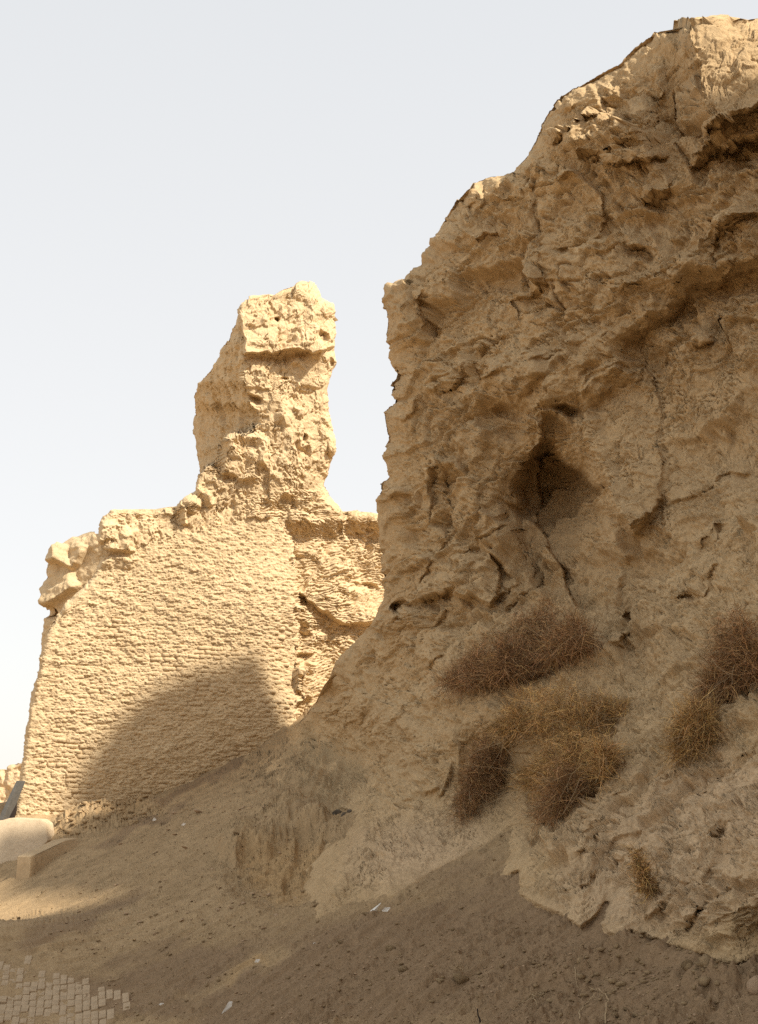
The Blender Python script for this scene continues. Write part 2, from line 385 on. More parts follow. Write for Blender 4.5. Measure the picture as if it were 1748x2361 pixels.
# ================================================================== CLIFF
C_L = [(2300, -60), (1800, 20), (1748, 31), (1720, 33.5), (1662, 36), (1615, 50), (1596, 63), (1551, 58), (1509, 66), (1472, 90), (1435, 130), (1382, 159),
       (1340, 190), (1292, 214), (1271, 243), (1244, 291), (1234, 323), (1218, 354), (1181, 399), (1138, 403), (1091, 418), (1049, 455),
       (1022, 508), (1001, 571), (975, 603), (937, 651), (895, 662), (885, 693), (892, 741), (890, 769), (900, 806), (908, 869), (896, 884), (906, 927),
       (882, 949), (890, 1017), (897, 1100), (875, 1112), (873, 1229), (880, 1290), (887, 1388), (867, 1434), (834, 1467), (785, 1516), (757, 1554),
       (730, 1614), (698, 1658), (654, 1690), (612, 1712), (575, 1740), (560, 1790), (600, 1860), (640, 1920), (670, 2000), (680, 2120), (680, 2400)]
RIM = [(520, 1722), (571, 1748), (635, 1788), (688, 1841), (760, 1872), (804, 1876), (815, 1898), (790, 1935), (762, 1979), (735, 2050), (728, 2120), (765, 2112), (804, 2088), (910, 2065), (995, 2003),
       (1100, 1952), (1180, 1905), (1172, 1960), (1158, 2018), (1194, 2012), (1194, 2062), (1229, 2085), (1284, 2109), (1339, 2142), (1374, 2115), (1400, 2085),
       (1384, 2130), (1400, 2152), (1425, 2164), (1448, 2160), (1457, 2148), (1490, 2160), (1535, 2180), (1559, 2186), (1606, 2199), (1649, 2226), (1712, 2226), (1748, 2210), (1850, 2235), (2300, 2300)]
c_ctrl = [(2000, -20, 18.5), (1800, 20, 19.0), (1650, 40, 19.5), (1400, 150, 20.8), (1235, 320, 21.8), (1100, 410, 22.8), (950, 640, 23.8), (885, 700, 24.3),
          (885, 1110, 24.0), (880, 1380, 24.2), (835, 1467, 25.3), (757, 1554, 26.8), (700, 1650, 28.8), (640, 1700, 30.8),
          (1748, 250, 18.3), (1748, 400, 18.1), (1748, 700, 18.3), (1748, 1000, 17.9), (1748, 1200, 16.9), (1748, 1450, 15.6), (1748, 1650, 14.2), (1748, 1850, 12.9),
          (1500, 400, 19.7), (1400, 600, 20.1), (1200, 700, 21.6), (1050, 900, 22.7), (1600, 800, 19.0), (1600, 1100, 18.6), (1400, 1000, 20.2),
          (1250, 1200, 21.3), (1200, 1400, 21.0), (1000, 1200, 22.8), (1000, 1400, 22.6), (1050, 1600, 20.9), (1300, 1560, 19.0), (1500, 1500, 17.7),
          (900, 1600, 23.7), (830, 1750, 23.6), (1000, 1850, 19.7), (1200, 1800, 17.5), (1450, 1850, 15.3), (880, 1850, 21.2), (1580, 250, 19.3)]
_ct = TPS([(a, b) for a, b, c in c_ctrl], [c for a, b, c in c_ctrl], 0.002)
# ground distances on a lattice, interpolated
_gx = np.linspace(-200, 2400, 66); _gy = np.linspace(1560, 2480, 47)
_GH = ground_hit(*np.meshgrid(_gx, _gy))
def ghit(px, py):
    x = np.clip((np.asarray(px, float)-_gx[0])/(_gx[1]-_gx[0]), 0, len(_gx)-1.001); y = np.clip((np.asarray(py, float)-_gy[0])/(_gy[1]-_gy[0]), 0, len(_gy)-1.001)
    i = x.astype(int); j = y.astype(int); fx = x-i; fy = y-j
    return (_GH[j, i]*(1-fx)+_GH[j, i+1]*fx)*(1-fy)+(_GH[j+1, i]*(1-fx)+_GH[j+1, i+1]*fx)*fy
def rim_dist(px, py):
    m = py > 1500
    s = np.full(px.shape, 600.0)
    d, sd, _ = seg_dist(px[m], py[m], RIM)
    ins = inpoly(px[m], py[m], RIM+[(2300, 0), (520, 0)])
    s[m] = np.where(ins, d, -d)        # positive above the rim
    return s
def cliff_base(px, py):
    s = rim_dist(px, py)
    Yt = _ct(px, np.minimum(py, 2100)); Yg = ghit(px, py)
    near = Yg-0.0060*s-0.11*sstep(-3, 9, s)*sstep(1150, 1190, px)
    w = sstep(20, 260, s)
    Y = near*(1-w)+np.minimum(Yt, Yg)*w
    Y = np.where(py < 1560, Yt, Y)
    Y = np.where(s < 0, Yg+0.012*np.abs(s)+0.25*sstep(0, 40, -s), Y)
    return Y
P, N, U, V, A, AF = relief(C_L, 1800.0, 27, 2290, int(1080*Q), int(600*Q), cliff_base, 150.0,
                       left_wrap=((0.80, 0.55, -0.22), 26, 7.0), right_path=[(0, 0), (2.0, -3.0), (4.0, -7.5), (5.2, -13), (5.6, -22)], round_l=(55, 0.8))
ncw = 26; NCF = int(600*Q); NRF = U.shape[0]; CROW = V[:, 0].copy(); CUF = U[:, 26:26+int(600*Q)].copy()
u, v = U/150.0, V/150.0          # nominal metres on the face
wx = fbm(u*1.7, v*1.7, 4, 1)*11; wy = fbm(u*1.7+31, v*1.7+9, 4, 2)*11
D = np.zeros(U.shape)
def CF(pts, h, wa, wb, **k): feat(U, V, wx, wy, D, pts, h, wa, wb, **k)
def CB(*a, **k): blob(U, V, wx, wy, D, *a, **k)
# -- the bright shoulder at the top and what hangs under it
CF([(1590, 40), (1591, 90), (1604, 116), (1591, 140), (1615, 160), (1598, 200), (1615, 243), (1632, 270), (1650, 300)], 1.5, 42, 340, taper=0.05)
litp = inpoly(U+wx, V+wy, [(1600, 70), (1860, 20), (1860, 260), (1640, 262), (1612, 160)]).astype(float)
CF([(1585, 335), (1598, 345), (1650, 322), (1700, 325), (1760, 290), (1830, 270)], 0.5, 9, 90, taper=0.05)
CF([(1592, 408), (1640, 360), (1690, 345), (1760, 305), (1830, 290)], -0.55, 45, 22, taper=0.1)
CB(1712, 372, 46, 20, -0.45, rot=-20); CB(1735, 365, 30, 28, 0.25)
CF([(1545, 180), (1546, 275), (1567, 350), (1580, 395)], -0.2, 9, 8)
CF([(1545, 180), (1546, 275), (1567, 350), (1580, 395)], 0.22, 2, 60)
# -- block with the lit arris
CF([(1425, 240), (1455, 238), (1464, 262), (1474, 300), (1484, 345), (1493, 376)], 0.75, 120, 52, taper=0.06)
CF([(1345, 381), (1366, 360), (1392, 349), (1403, 391), (1414, 423), (1435, 460), (1460, 470), (1500, 450), (1551, 418)], 0.42, 12, 110, taper=0.06)
CF([(1465, 145), (1490, 150), (1500, 185), (1488, 205)], 0.35, 60, 26); CB(1495, 190, 14, 18, 0.2)
CF([(1475, 225), (1500, 260), (1540, 262)], -0.22, 18, 14)
CF([(1262, 352), (1313, 322), (1350, 286), (1398, 254)], 0.42, 9, 95, taper=0.1)
CF([(1290, 215), (1340, 205), (1405, 175)], 0.2, 40, 10); CF([(1375, 180), (1385, 205), (1372, 222)], 0.2, 10, 40)
CF([(1120, 440), (1150, 455), (1200, 445), (1290, 425), (1355, 400)], 0.26, 14, 70)
CF([(1190, 400), (1235, 415), (1260, 470), (1262, 560), (1275, 610)], -0.16, 16, 22)
CF([(1275, 425), (1340, 410), (1385, 470), (1380, 540), (1330, 580), (1290, 575)], 0.24, 70, 9)
CF([(1050, 527), (1075, 534), (1107, 553), (1149, 529)], 0.22, 8, 70)
CB(1092, 448, 26, 30, 0.28); CF([(1075, 412), (1068, 470)], 0.2, 22, 18); CB(1145, 425, 20, 20, 0.2)
# -- middle slabs
CF([(1148, 655), (1165, 640), (1175, 628)], 0.2, 30, 8); CF([(1170, 655), (1175, 690), (1215, 670), (1268, 652)], 0.24, 9, 60)
CF([(1262, 470), (1270, 560), (1280, 615), (1262, 650)], -0.1, 8, 8)
CF([(1225, 570), (1250, 556), (1280, 612)], 0.14, 8, 30)
CF([(1300, 610), (1340, 570), (1400, 520), (1470, 520), (1550, 500)], -0.26, 34, 30)
CF([(1400, 505), (1450, 490), (1520, 470)], 0.2, 30, 14)
CF([(1436, 560), (1470, 560), (1495, 590), (1480, 625)], 0.34, 12, 60)
CB(1466, 580, 34, 26, -0.26)
CF([(1657, 526), (1680, 490), (1720, 484), (1760, 500)], 0.42, 14, 90)
CB(1660, 560, 62, 40, -0.32, rot=-45)
CF([(1400, 690), (1480, 650), (1560, 640), (1620, 590)], 0.2, 28, 60)
# -- the long diagonal brow under which the niche sits
CF([(1790, 560), (1690, 598), (1636, 650), (1562, 682), (1509, 725), (1456, 769), (1350, 853), (1329, 896), (1265, 927), (1191, 935), (1150, 970)][::-1], 0.55, 75, 280, taper=0.12, rough=2.2)
CF([(1700, 640), (1600, 700), (1509, 745), (1456, 790), (1400, 826)][::-1], -0.35, 60, 30)
CF([(1130, 880), (1180, 810), (1240, 740), (1300, 700)], 0.18, 26, 20)
CF([(1213, 825), (1235, 812), (1258, 824)], 0.16, 7, 26); CF([(1236, 838), (1256, 822), (1266, 826)], 0.16, 8, 14)
CF([(1010, 960), (1070, 930), (1130, 860), (1190, 800)], 0.16, 30, 24)
CF([(1298, 640), (1300, 760), (1295, 850)], -0.1, 8, 8)
# -- niche
CF([(1239, 960), (1215, 1010), (1205, 1065), (1202, 1150), (1195, 1170)], 0.28, 60, 22, taper=0.06)
CF([(1310, 950), (1340, 1020), (1372, 1095), (1419, 1150), (1461, 1213), (1500, 1240)], 0.55, 16, 150, taper=0.1)
CF([(1202, 1050), (1245, 1020), (1270, 1030), (1298, 1070), (1350, 1115), (1387, 1144), (1400, 1190), (1413, 1282), (1432, 1316)], 0.5, 12, 70, taper=0.06)
CB(1240, 1110, 44, 70, -0.4, rot=8); CB(1228, 1160, 40, 40, -0.3); CB(1250, 1010, 60, 55, -0.12)
CB(1190, 948, 50, 22, -0.35); CB(1305, 948, 26, 18, -0.35); CB(1246, 962, 9, 20, -0.25, rot=20)
CF([(1160, 1000), (1130, 1060), (1060, 1200)], 0.22, 46, 30); CF([(1080, 985), (1150, 950), (1200, 930)], -0.12, 30, 20)
CF([(1059, 1102), (1090, 1060), (1110, 1015), (1150, 985)], 0.14, 24, 24)
# -- hanging panel and the joint beside it
CF([(1329, 900), (1350, 870), (1403, 827), (1440, 822), (1477, 837)], 0.2, 60, 7)
CF([(1477, 830), (1498, 869), (1519, 954), (1535, 1070), (1540, 1155), (1546, 1218), (1562, 1261), (1577, 1310)], 0.14, 9, 160, taper=0.1)
CF([(1478, 835), (1500, 869), (1521, 954), (1537, 1070), (1542, 1155), (1548, 1218), (1562, 1261), (1577, 1310)], -0.07, 5, 5, taper=0.05)
CF([(1461, 1213), (1480, 1205), (1503, 1187)], 0.18, 7, 60); CB(1395, 845, 22, 20, 0.2)
CF([(1503, 1225), (1530, 1240), (1515, 1270), (1480, 1290)], -0.1, 10, 10); CF([(1545, 1170), (1600, 1130), (1650, 1080), (1720, 1060)], 0.14, 8, 40)
CF([(1590, 1250), (1640, 1210), (1650, 1235), (1625, 1250)], 0.16, 26, 8); CF([(1575, 1310), (1640, 1330), (1670, 1300)], 0.14, 8, 50)
CF([(1560, 1390), (1600, 1370), (1640, 1380)], 0.2, 8, 50); CB(1600, 1378, 30, 16, -0.22); CB(1660, 1225, 30, 20, -0.16)
# -- clod, hole with the stick
CB(1662, 744, 15, 11, -0.35); CB(1615, 775, 36, 34, 0.34); CB(1690, 740, 30, 20, 0.16); CF([(1585, 790), (1620, 810), (1650, 780)], 0.22, 8, 40)
CB(1535, 822, 20, 12, -0.2)
# -- left half
CF([(962, 1205), (969, 1180), (980, 1113), (1003, 1066), (1043, 1062), (1059, 1102)], 0.26, 90, 14, taper=0.06); 
CF([(998, 1250), (1000, 1200), (1020, 1150), (1060, 1120), (1095, 1090)], 0.12, 20, 30)
CF([(953, 1385), (996, 1376), (1027, 1350), (1049, 1346), (1059, 1361), (1086, 1363), (1117, 1388)], 0.36, 10, 130, taper=0.06)
CB(1010, 1378, 46, 16, -0.25, rot=-20); CB(934, 1404, 21, 15, -0.75, rot=-35); CB(932, 1390, 34, 22, -0.2)
CF([(1138, 1250), (1128, 1300), (1133, 1345), (1123, 1392)], -0.22, 8, 24); CF([(1128, 1250), (1118, 1300), (1120, 1345), (1112, 1392)], 0.12, 26, 8)
CF([(995, 700), (985, 740), (975, 775)], -0.32, 16, 10); CB(1000, 700, 8, 20, -0.2, rot=20); CB(956, 866, 12, 12, -0.25)
CF([(930, 640), (940, 760), (930, 900), (915, 1000)], 0.16, 40, 60); CF([(1000, 812), (996, 860), (1004, 1000)], 0.12, 8, 60)
CF([(900, 1180), (930, 1150), (945, 1200), (930, 1260)], -0.12, 22, 22)
CF([(1060, 1265), (1120, 1240), (1190, 1190)], -0.16, 26, 14); CF([(1110, 1345), (1200, 1340), (1300, 1310), (1420, 1330)], 0.12, 20, 40)
CF([(1240, 1290), (1330, 1320), (1345, 1345)], 0.14, 8, 40); CF([(1430, 1316), (1425, 1400), (1440, 1445), (1428, 1500)], 0.3, 60, 14)
CB(1440, 1410, 14, 14, -0.25)
# -- ledge with the big bush, the gullies below it
CF([(1000, 1612), (1045, 1597), (1120, 1588), (1200, 1566), (1300, 1535), (1390, 1500), (1440, 1470)], 0.50, 130, 20, taper=0.1)
CB(1210, 1530, 160, 46, -0.35, rot=-12)
CF([(1460, 1600), (1430, 1680), (1415, 1770), (1370, 1830), (1300, 1900), (1225, 1960), (1180, 2010)], 0.42, 10, 150, taper=0.06)
CF([(1440, 1600), (1410, 1680), (1395, 1770), (1350, 1825), (1280, 1890), (1210, 1940)], -0.30, 50, 20, taper=0.06)
CF([(1400, 1600), (1480, 1590), (1560, 1540), (1640, 1500)], 0.26, 50, 16)
CF([(1748, 1600), (1690, 1640), (1640, 1665), (1590, 1720), (1540, 1760)][::-1], 0.34, 90, 14, taper=0.05)
CF([(1150, 1740), (1160, 1660), (1130, 1620)], 0.2, 30, 60); CF([(1040, 1640), (1055, 1720), (1045, 1800)], 0.18, 50, 14)
CF([(1190, 1720), (1150, 1760), (1090, 1800), (1050, 1880)], -0.24, 24, 30)
CF([(905, 1640), (880, 1700), (850, 1760), (825, 1830), (812, 1900), (790, 1960)][::-1], 0.28, 60, 9, taper=0.1)
CF([(925, 1510), (880, 1580), (860, 1640), (825, 1700)], -0.14, 14, 10); CF([(838, 1530), (835, 1590), (760, 1680)], -0.16, 16, 12)
CF([(1010, 1545), (990, 1590), (960, 1625)], 0.16, 14, 60); CF([(900, 1860), (940, 1840), (980, 1815), (1010, 1800)], 0.18, 8, 60)
CB(795, 1882, 28, 14, -0.5); CB(900, 1700, 60, 90, 0.15, rot=20)
CF([(1320, 2060), (1400, 2010), (1470, 1990), (1520, 1960)], -0.12, 16, 14); CF([(1240, 2060), (1330, 2010), (1420, 1960)], 0.1, 12, 50)
CF([(1585, 2180), (1590, 2120), (1620, 2080), (1660, 2000), (1700, 1900)], -0.2, 16, 16); CB(1592, 2105, 22, 34, 0.16, rot=30); CB(1608, 2095, 8, 14, -0.2, rot=30)
CF([(1385, 2140), (1395, 2090), (1430, 2040), (1440, 1990)], -0.14, 22, 14)
CF([(1560, 1650), (1680, 1740), (1640, 1860), (1500, 1990)], 0.1, 40, 60)
for pts in ([(1517, 1879), (1600, 1814), (1673, 1750), (1760, 1680)], [(1334, 1925), (1380, 1905), (1440, 1890)], [(1270, 2084), (1310, 2062), (1352, 2043), (1420, 2012)], [(1462, 2144), (1554, 2080), (1609, 2025), (1655, 1952), (1710, 1890)],
            [(1572, 2162), (1609, 2089), (1673, 2053), (1740, 2010)], [(1609, 1952), (1682, 1897), (1760, 1855)], [(1510, 1822), (1560, 1790), (1610, 1768)], [(1400, 1850), (1470, 1790), (1530, 1755)], [(1350, 1990), (1440, 1930), (1500, 1900)],
            [(1620, 2150), (1680, 2110), (1760, 2090)], [(1250, 2020), (1320, 1970), (1370, 1950)], [(1640, 1800), (1700, 1760), (1750, 1745)]):
    CF(pts, 0.10, 5, 48, taper=0.15); CF(pts, -0.07, 7, 4, taper=0.2)
_rl = np.random.default_rng(321)
for k in range(64):
    if k < 38: cx0, cy0, a0 = _rl.uniform(930, 1720), _rl.uniform(220, 1000), _rl.normal(-40, 14)
    elif k < 50: cx0, cy0, a0 = _rl.uniform(840, 1150), _rl.uniform(1000, 1850), _rl.normal(-42, 22)
    else: cx0, cy0, a0 = _rl.uniform(1300, 1720), _rl.uniform(1700, 2100), _rl.normal(-36, 8)
    if cx0 > 1250 and 780 < cy0 < 1450: continue
    Ll = _rl.uniform(60, 200); ca, sa = math.cos(math.radians(a0)), math.sin(math.radians(a0)); b_ = _rl.normal(0, 0.12)
    pts = [(cx0+ca*q*Ll-sa*b_*Ll*(1-4*q*q), cy0+sa*q*Ll+ca*b_*Ll*(1-4*q*q)) for q in (-0.5, -0.25, 0, 0.25, 0.5)]
    hh0 = _rl.uniform(0.07, 0.2)*(1 if k < 50 else 0.6)
    CF(pts, hh0, 5, _rl.uniform(40, 100), taper=0.25); CF(pts, -0.5*hh0, 14, 4, taper=0.3)
def CR(*a, **k): region(U, V, wx, wy, D, *a, **k)
CR([(1245, 930), (1300, 945), (1345, 1030), (1380, 1110), (1440, 1190), (1440, 1300), (1432, 1420), (1300, 1440), (1130, 1410), (1190, 1330), (1190, 1235), (1195, 1180), (1202, 1150), (1205, 1065), (1215, 1010), (1236, 960)], -0.50, 34)
CR([(1262, 1030), (1300, 1066), (1352, 1112), (1402, 1165), (1422, 1230), (1426, 1300), (1430, 1400), (1320, 1400), (1270, 1280), (1240, 1160), (1232, 1050)], -0.42, 9)
CB(1320, 1180, 90, 130, -0.3); CB(1285, 1180, 135, 215, -0.75, rot=-12); CB(1255, 860, 190, 90, 0.35, rot=-30)
CB(1262, 1120, 90, 110, -0.35, rot=10); CB(1180, 1130, 70, 130, -0.18, rot=20); CB(1150, 930, 120, 50, -0.22, rot=-30)
CR([(1245, 935), (1300, 945), (1342, 1030), (1385, 1125), (1400, 1170), (1350, 1118), (1298, 1072), (1270, 1034), (1245, 1022), (1210, 1042), (1220, 990)], 0.5, 14)
CR([(1329, 896), (1400, 835), (1477, 837), (1519, 954), (1540, 1155), (1503, 1187), (1461, 1213), (1419, 1150), (1372, 1095), (1340, 1020)], 0.20, 9)
CR([(966, 1195), (980, 1113), (1006, 1065), (1043, 1066), (1062, 1102), (1066, 1150), (1030, 1210), (1004, 1250)], -0.26, 18)
CR([(1165, 640), (1215, 628), (1262, 620), (1272, 650), (1215, 672), (1176, 690)], 0.14, 8)
CR([(1570, 620), (1760, 560), (1760, 700), (1640, 720), (1500, 800), (1400, 830), (1480, 740)], -0.42, 60)
# -- noise relief
lowr0 = sstep(1500, 1750, V)*sstep(1050, 1250, U)
s_r = np.full(U.shape, 600.0); fm = (U < 1850) & (V > 1500)
s_r[fm] = rim_dist(U[fm], V[fm])
kr = (sstep(-10, 90, s_r)*0.85+0.15)*(1-0.35*lowr0)
qu = u+0.16*fbm(u*2.3, v*2.3, 3, 21); qv = v+0.16*fbm(u*2.3+7, v*2.3+3, 3, 22)
rot = math.radians(-38); ru = qu*math.cos(rot)+qv*math.sin(rot); rv = -qu*math.sin(rot)+qv*math.cos(rot)     # bedding runs up to the right
upper = 1-sstep(1350, 1650, V); lowr = sstep(1500, 1750, V)*sstep(1050, 1250, U)
smoothm = np.clip(sstep(1240, 1330, U)*sstep(800, 900, V)*(1-sstep(1400, 1500, V)), 0, 1)      # calm wall at the right
rough = (1-0.55*smoothm)*(0.75+0.5*sstep(-0.3, 0.5, fbm(u*0.6, v*0.6, 2, 90)))
f1, e1 = facets(ru*0.85, rv*1.5, 31, 0.55, 0.5, 0.10)
f2, e2 = facets(qu*2.1+0.3*ru, qv*2.6, 32, 0.5, 0.5, 0.14)
f3, e3 = facets(qu*5.5, qv*7.0, 33, 0.5, 0.5, 0.2)
f4, e4 = facets(ru*9.5, rv*18, 34, 0.5, 0.6, 0.25)
n0 = fbm(u*0.9, v*0.9, 3, 41); n1 = fbm(u*6, v*7, 4, 42, 0.6); n2 = fbm(u*26, v*30, 3, 43, 0.65)
rd = ridged(ru*2.2, rv*7.0, 3, 44)
# flakes: little downward-facing lips
ph = (rv*6.0+0.55*qv*2+1.3*fbm(ru*1.3, rv*2.2, 4, 45)); sw = ph-np.floor(ph); flake = np.where(sw < 0.9, sw/0.9, (1-sw)/0.1)-0.5
ph = (v*13+4*rv+1.5*fbm(u*4, v*6, 3, 46)+1.2*f3); sw2 = ph-np.floor(ph); flake2 = np.where(sw2 < 0.85, sw2/0.85, (1-sw2)/0.15)-0.5
fmask = sstep(0.1, 0.5, fbm(u*1.6, v*1.6, 4, 47)); fmask2 = sstep(0.05, 0.5, fbm(u*3.2+5, v*3.2, 4, 48))
ph = rv*12+1.1*fbm(ru*1.2, rv*5, 4, 49)+0.8*f2; sw3 = ph-np.floor(ph); bed = np.where(sw3 < 0.85, sw3/0.85, (1-sw3)/0.15)-0.5
bmask = np.clip(lowr*sstep(-0.15, 0.4, fbm(u*2+3, v*2, 3, 55))+upper*sstep(0.0, 0.5, fbm(u*0.8+3, v*0.8, 3, 50)), 0, 1)
cr, ce = facets(qu*1.15+0.2*fbm(u*5, v*5, 3, 61), qv*0.95+0.2*fbm(u*5+3, v*5, 3, 62), 35)
crack = -np.clip(1-ce/0.035, 0, 1)*sstep(-0.05, 0.35, fbm(u*1.1+9, v*1.1, 2, 51))
cr, ce2 = facets(qu*3.6+0.25*fbm(u*12, v*12, 2, 63), qv*3.0+0.25*fbm(u*12+3, v*12, 2, 64), 36)
crack2 = -np.clip(1-ce2/0.06, 0, 1)*sstep(0.0, 0.35, fbm(u*1.9+2, v*1.9, 2, 52))
f0, e0 = facets(ru*0.42+0.1*n0, rv*0.75, 37, 0.7, 0.6, 0.06)
spall = sstep(0.02, 0.06, fbm(u*1.4+4, v*1.4+1, 5, 56, 0.5))-0.5         # places where a skin has dropped off, leaving a thin lip
spall2 = sstep(0.02, 0.10, fbm(u*4.4+4, v*4.4+1, 4, 57, 0.55))-0.5
calm = 1-0.5*smoothm-0.45*lowr*(1-bmask*0.5); diag = ridged(ru*0.9+0.2*n0, rv*5.0, 4, 58, 0.55); step2 = sstep(0.0, 0.05, fbm(ru*0.8+4, rv*2.4+1, 5, 59, 0.5))-0.5
g1_ = gn(ru*1.3+0.3*n1, rv*7.5+0.5*n0, 91); g2_ = gn(ru*3.2+0.3*n1, rv*15, 92); g3_ = gn(qu*3+0.5*n1, qv*2.2, 93)
cuts = (-0.075*np.clip(1-np.abs(g1_)/0.045, 0, 1)*sstep(0.05, 0.4, fbm(u*1.5, v*1.5, 3, 94))-0.04*np.clip(1-np.abs(g2_)/0.07, 0, 1)*sstep(-0.05, 0.35, fbm(u*2.6, v*2.6, 3, 95))
        -0.05*(1-lowr)*np.clip(1-np.abs(g3_)/0.03, 0, 1)*sstep(0.1, 0.4, fbm(u*1.8+7, v*1.8, 3, 96)))
big = 0.12*n0*(0.4+0.6*upper)+0.46*f0*(0.25+0.75*upper)+0.30*f1*rough*(0.25+0.75*upper)*(1-0.6*lowr)+0.11*step2*(0.3+0.7*upper)*(1-0.7*smoothm)
fl = 1-0.72*lowr; slab, se = facets(ru*0.75+0.15*n0, rv*2.3+0.1*n0, 38, 0.5, 0.6, 0.05)
lw = 1-0.85*lowr; sl_ = ridged(ru*0.8+0.2*n0, rv*6.5, 3, 60, 0.5)
nz = (0.075*f2*rough*calm*lw+0.34*lowr*slab+0.10*lowr*sl_*sstep(-0.3, 0.3, fbm(u*1.7, v*1.7, 2, 67))+0.018*fl*f3*rough*calm+0.004*f4*fl+0.016*n1*calm*(0.2+0.8*lw)+0.005*n2*fl+cuts*(1.35+1.0*lowr)
      +0.055*diag*upper*(1-smoothm)+0.035*rd*bmask+0.036*flake*fmask*(1-0.6*lowr)+0.012*flake2*fmask2*fl+0.05*bed*bmask*(1+1.2*lowr)+0.04*crack+0.03*crack2*lw+0.050*spall*calm*lw+0.014*spall2*lw)
pit = -0.05*np.clip(gn(u*9, v*9, 71)-0.45, 0, 1)*2.2
nz = nz+pit
DF = D*(0.3+0.7*kr); DF = np.where(s_r < 0, np.minimum(DF, 0), DF); g1f = np.zeros(U.shape); blob(U, V, wx*2, wy*2, g1f, 740, 1780, 130, 110, 1.8, rot=-40)
kl = 0.45+0.55*sstep(0, 70, U-CUF[:, :1]); gm = np.clip(g1f, 0, 1); D = (nz*kr+gm*0.10*ridged(u*7+v*2.5, v*1.3-u*0.5, 4, 97, 0.6)+big*(0.12+0.88*sstep(-10, 240, s_r)))*(1-0.6*litp)*np.where(U < 1800, kl, 1)
# bury the part below the rim safely
D = np.where(s_r < 0, np.minimum(D, 0.0), D)
TOC = np.array([0, 0, CAM_Z])-P; TOC /= np.linalg.norm(TOC, axis=-1, keepdims=True)
CP = P+N*(D*A)[..., None]+TOC*(DF*AF)[..., None]

soil = np.zeros(U.shape+(3,), np.float32)
up = grid_normals(CP); 
if up[:, ncw+50:ncw+NCF-50, 1].mean() > 0: up = -up
nzv = up[..., 2]
g1 = np.zeros(U.shape); blob(U, V, wx*2, wy*2, g1, 740, 1790, 120, 120, 1.6, rot=-40); blob(U, V, wx, wy, g1, 690, 1700, 60, 70, 1.1)
soil[..., 2] = np.clip(g1*(0.75+0.9*fbm(u*3, v*3, 4, 98)), 0, 1)*0.6
g2 = np.zeros(U.shape); blob(U, V, wx*3, wy*3, g2, 1560, 1960, 420, 260, 1.3, rot=-30); blob(U, V, wx*2, wy*2, g2, 960, 1960, 230, 130, 1.0, rot=-15)
soil[..., 1] = np.clip(g2, 0, 1)*0.7
fc = grid_faces(*U.shape)
CVf, CFf, CCf = CP.reshape(-1, 3), fc, soil.reshape(-1, 3)
cliff = link('cliff', mesh_np('cliff', CVf, CFf, M_CLIFF, True, CCf), kind='structure')

def cliff_at(px, py):
    j = int(np.searchsorted(CROW, py)); j = min(max(j, 0), NRF-1)
    i = int(np.searchsorted(CUF[j], px)); i = min(max(i, 1), NCF-2)
    return Vector(CP[j, ncw+i]), Vector(up[j, ncw+i])

# unseen mound added behind the crest, shaped to shade the brick wall
qq, ee_ = np.meshgrid(np.linspace(-5.2, 2.6, 90), np.linspace(-2.6, 2.6, 60))
hq = np.interp(qq, [-5.2, -4.4, -3.5, -2.8, -1.6, -0.5, 0.25, 0.7, 1.3, 2.6], [8, 11.6, 14.6, 16.5, 17.2, 17.0, 16.3, 14.8, 11, 3])
hz_ = hq*(1-np.clip(np.abs(ee_)/2.7, 0, 1)**3.0)+0.35*fbm(qq*0.9, ee_*0.9, 4, 811)-0.5
hx_ = 4.3+qq*0.469+ee_*0.883+0.2*fbm(qq*1.4, ee_*1.4, 3, 812); hy_ = 29.3+qq*0.883-ee_*0.469+0.2*fbm(qq*1.4+5, ee_*1.4, 3, 813)
link('shadow_mound', mesh_np('shadow_mound', np.stack([hx_, hy_, hz_], -1).reshape(-1, 3), grid_faces(*qq.shape), M_CLIFF), kind='structure')

# ================================================================== TOWER
T_L = [(700, 652), (692, 654), (660, 662), (632, 675), (605, 680), (578, 684), (556, 700), (550, 714), (546, 740), (534, 763), (512, 802), (500, 830), (490, 845), (470, 872), (463, 883), (447, 913), (452, 943), (447, 976), (452, 1025),
       (458, 1080), (450, 1129), (425, 1150), (412, 1160), (400, 1169), (305, 1171), (256, 1177), (237, 1189), (226, 1221), (229, 1293), (202, 1347), (158, 1385), (120, 1423), (104, 1472),
       (90, 1527), (76, 1609), (60, 1690), (44, 1800), (28, 1900), (20, 1960)]
T_R = [(712, 652), (720, 655), (732, 668), (741, 690), (766, 702), (773, 730), (775, 763), (771, 829), (760, 870), (758, 894), (763, 976), (770, 1014), (768, 1040), (758, 1052), (755, 1090), (752, 1118), (774, 1160), (790, 1181), (867, 1182), (940, 1190), (960, 1400), (960, 1960)]
t_ctrl = [(30, 1885, 31.5), (104, 1472, 32.0), (226, 1230, 32.6), (300, 1850, 32.5), (500, 1780, 33.2), (690, 1650, 34.0), (640, 1200, 34.3), (400, 1180, 33.3), (300, 1500, 32.7), (500, 1500, 33.3), (690, 1400, 34.2),
          (560, 720, 34.0), (600, 900, 34.1), (700, 800, 34.6), (690, 1050, 34.4), (770, 760, 35.2), (770, 1000, 35.2), (560, 1100, 34.0), (460, 1140, 33.6), (692, 660, 34.8),
          (800, 1250, 35.6), (900, 1250, 36.2), (900, 1500, 36.0), (760, 1500, 35.2), (740, 1200, 35.0), (900, 1800, 36), (30, 1960, 31.4)]
_tt = TPS([(a, b) for a, b, c in t_ctrl], [c for a, b, c in t_ctrl], 0.002)
ARR = [(556, 660), (555, 720), (556, 800), (556, 880), (572, 930), (598, 960), (576, 990), (530, 1012), (498, 1040), (480, 1075), (470, 1120)]     # arris between shaded flank and lit face
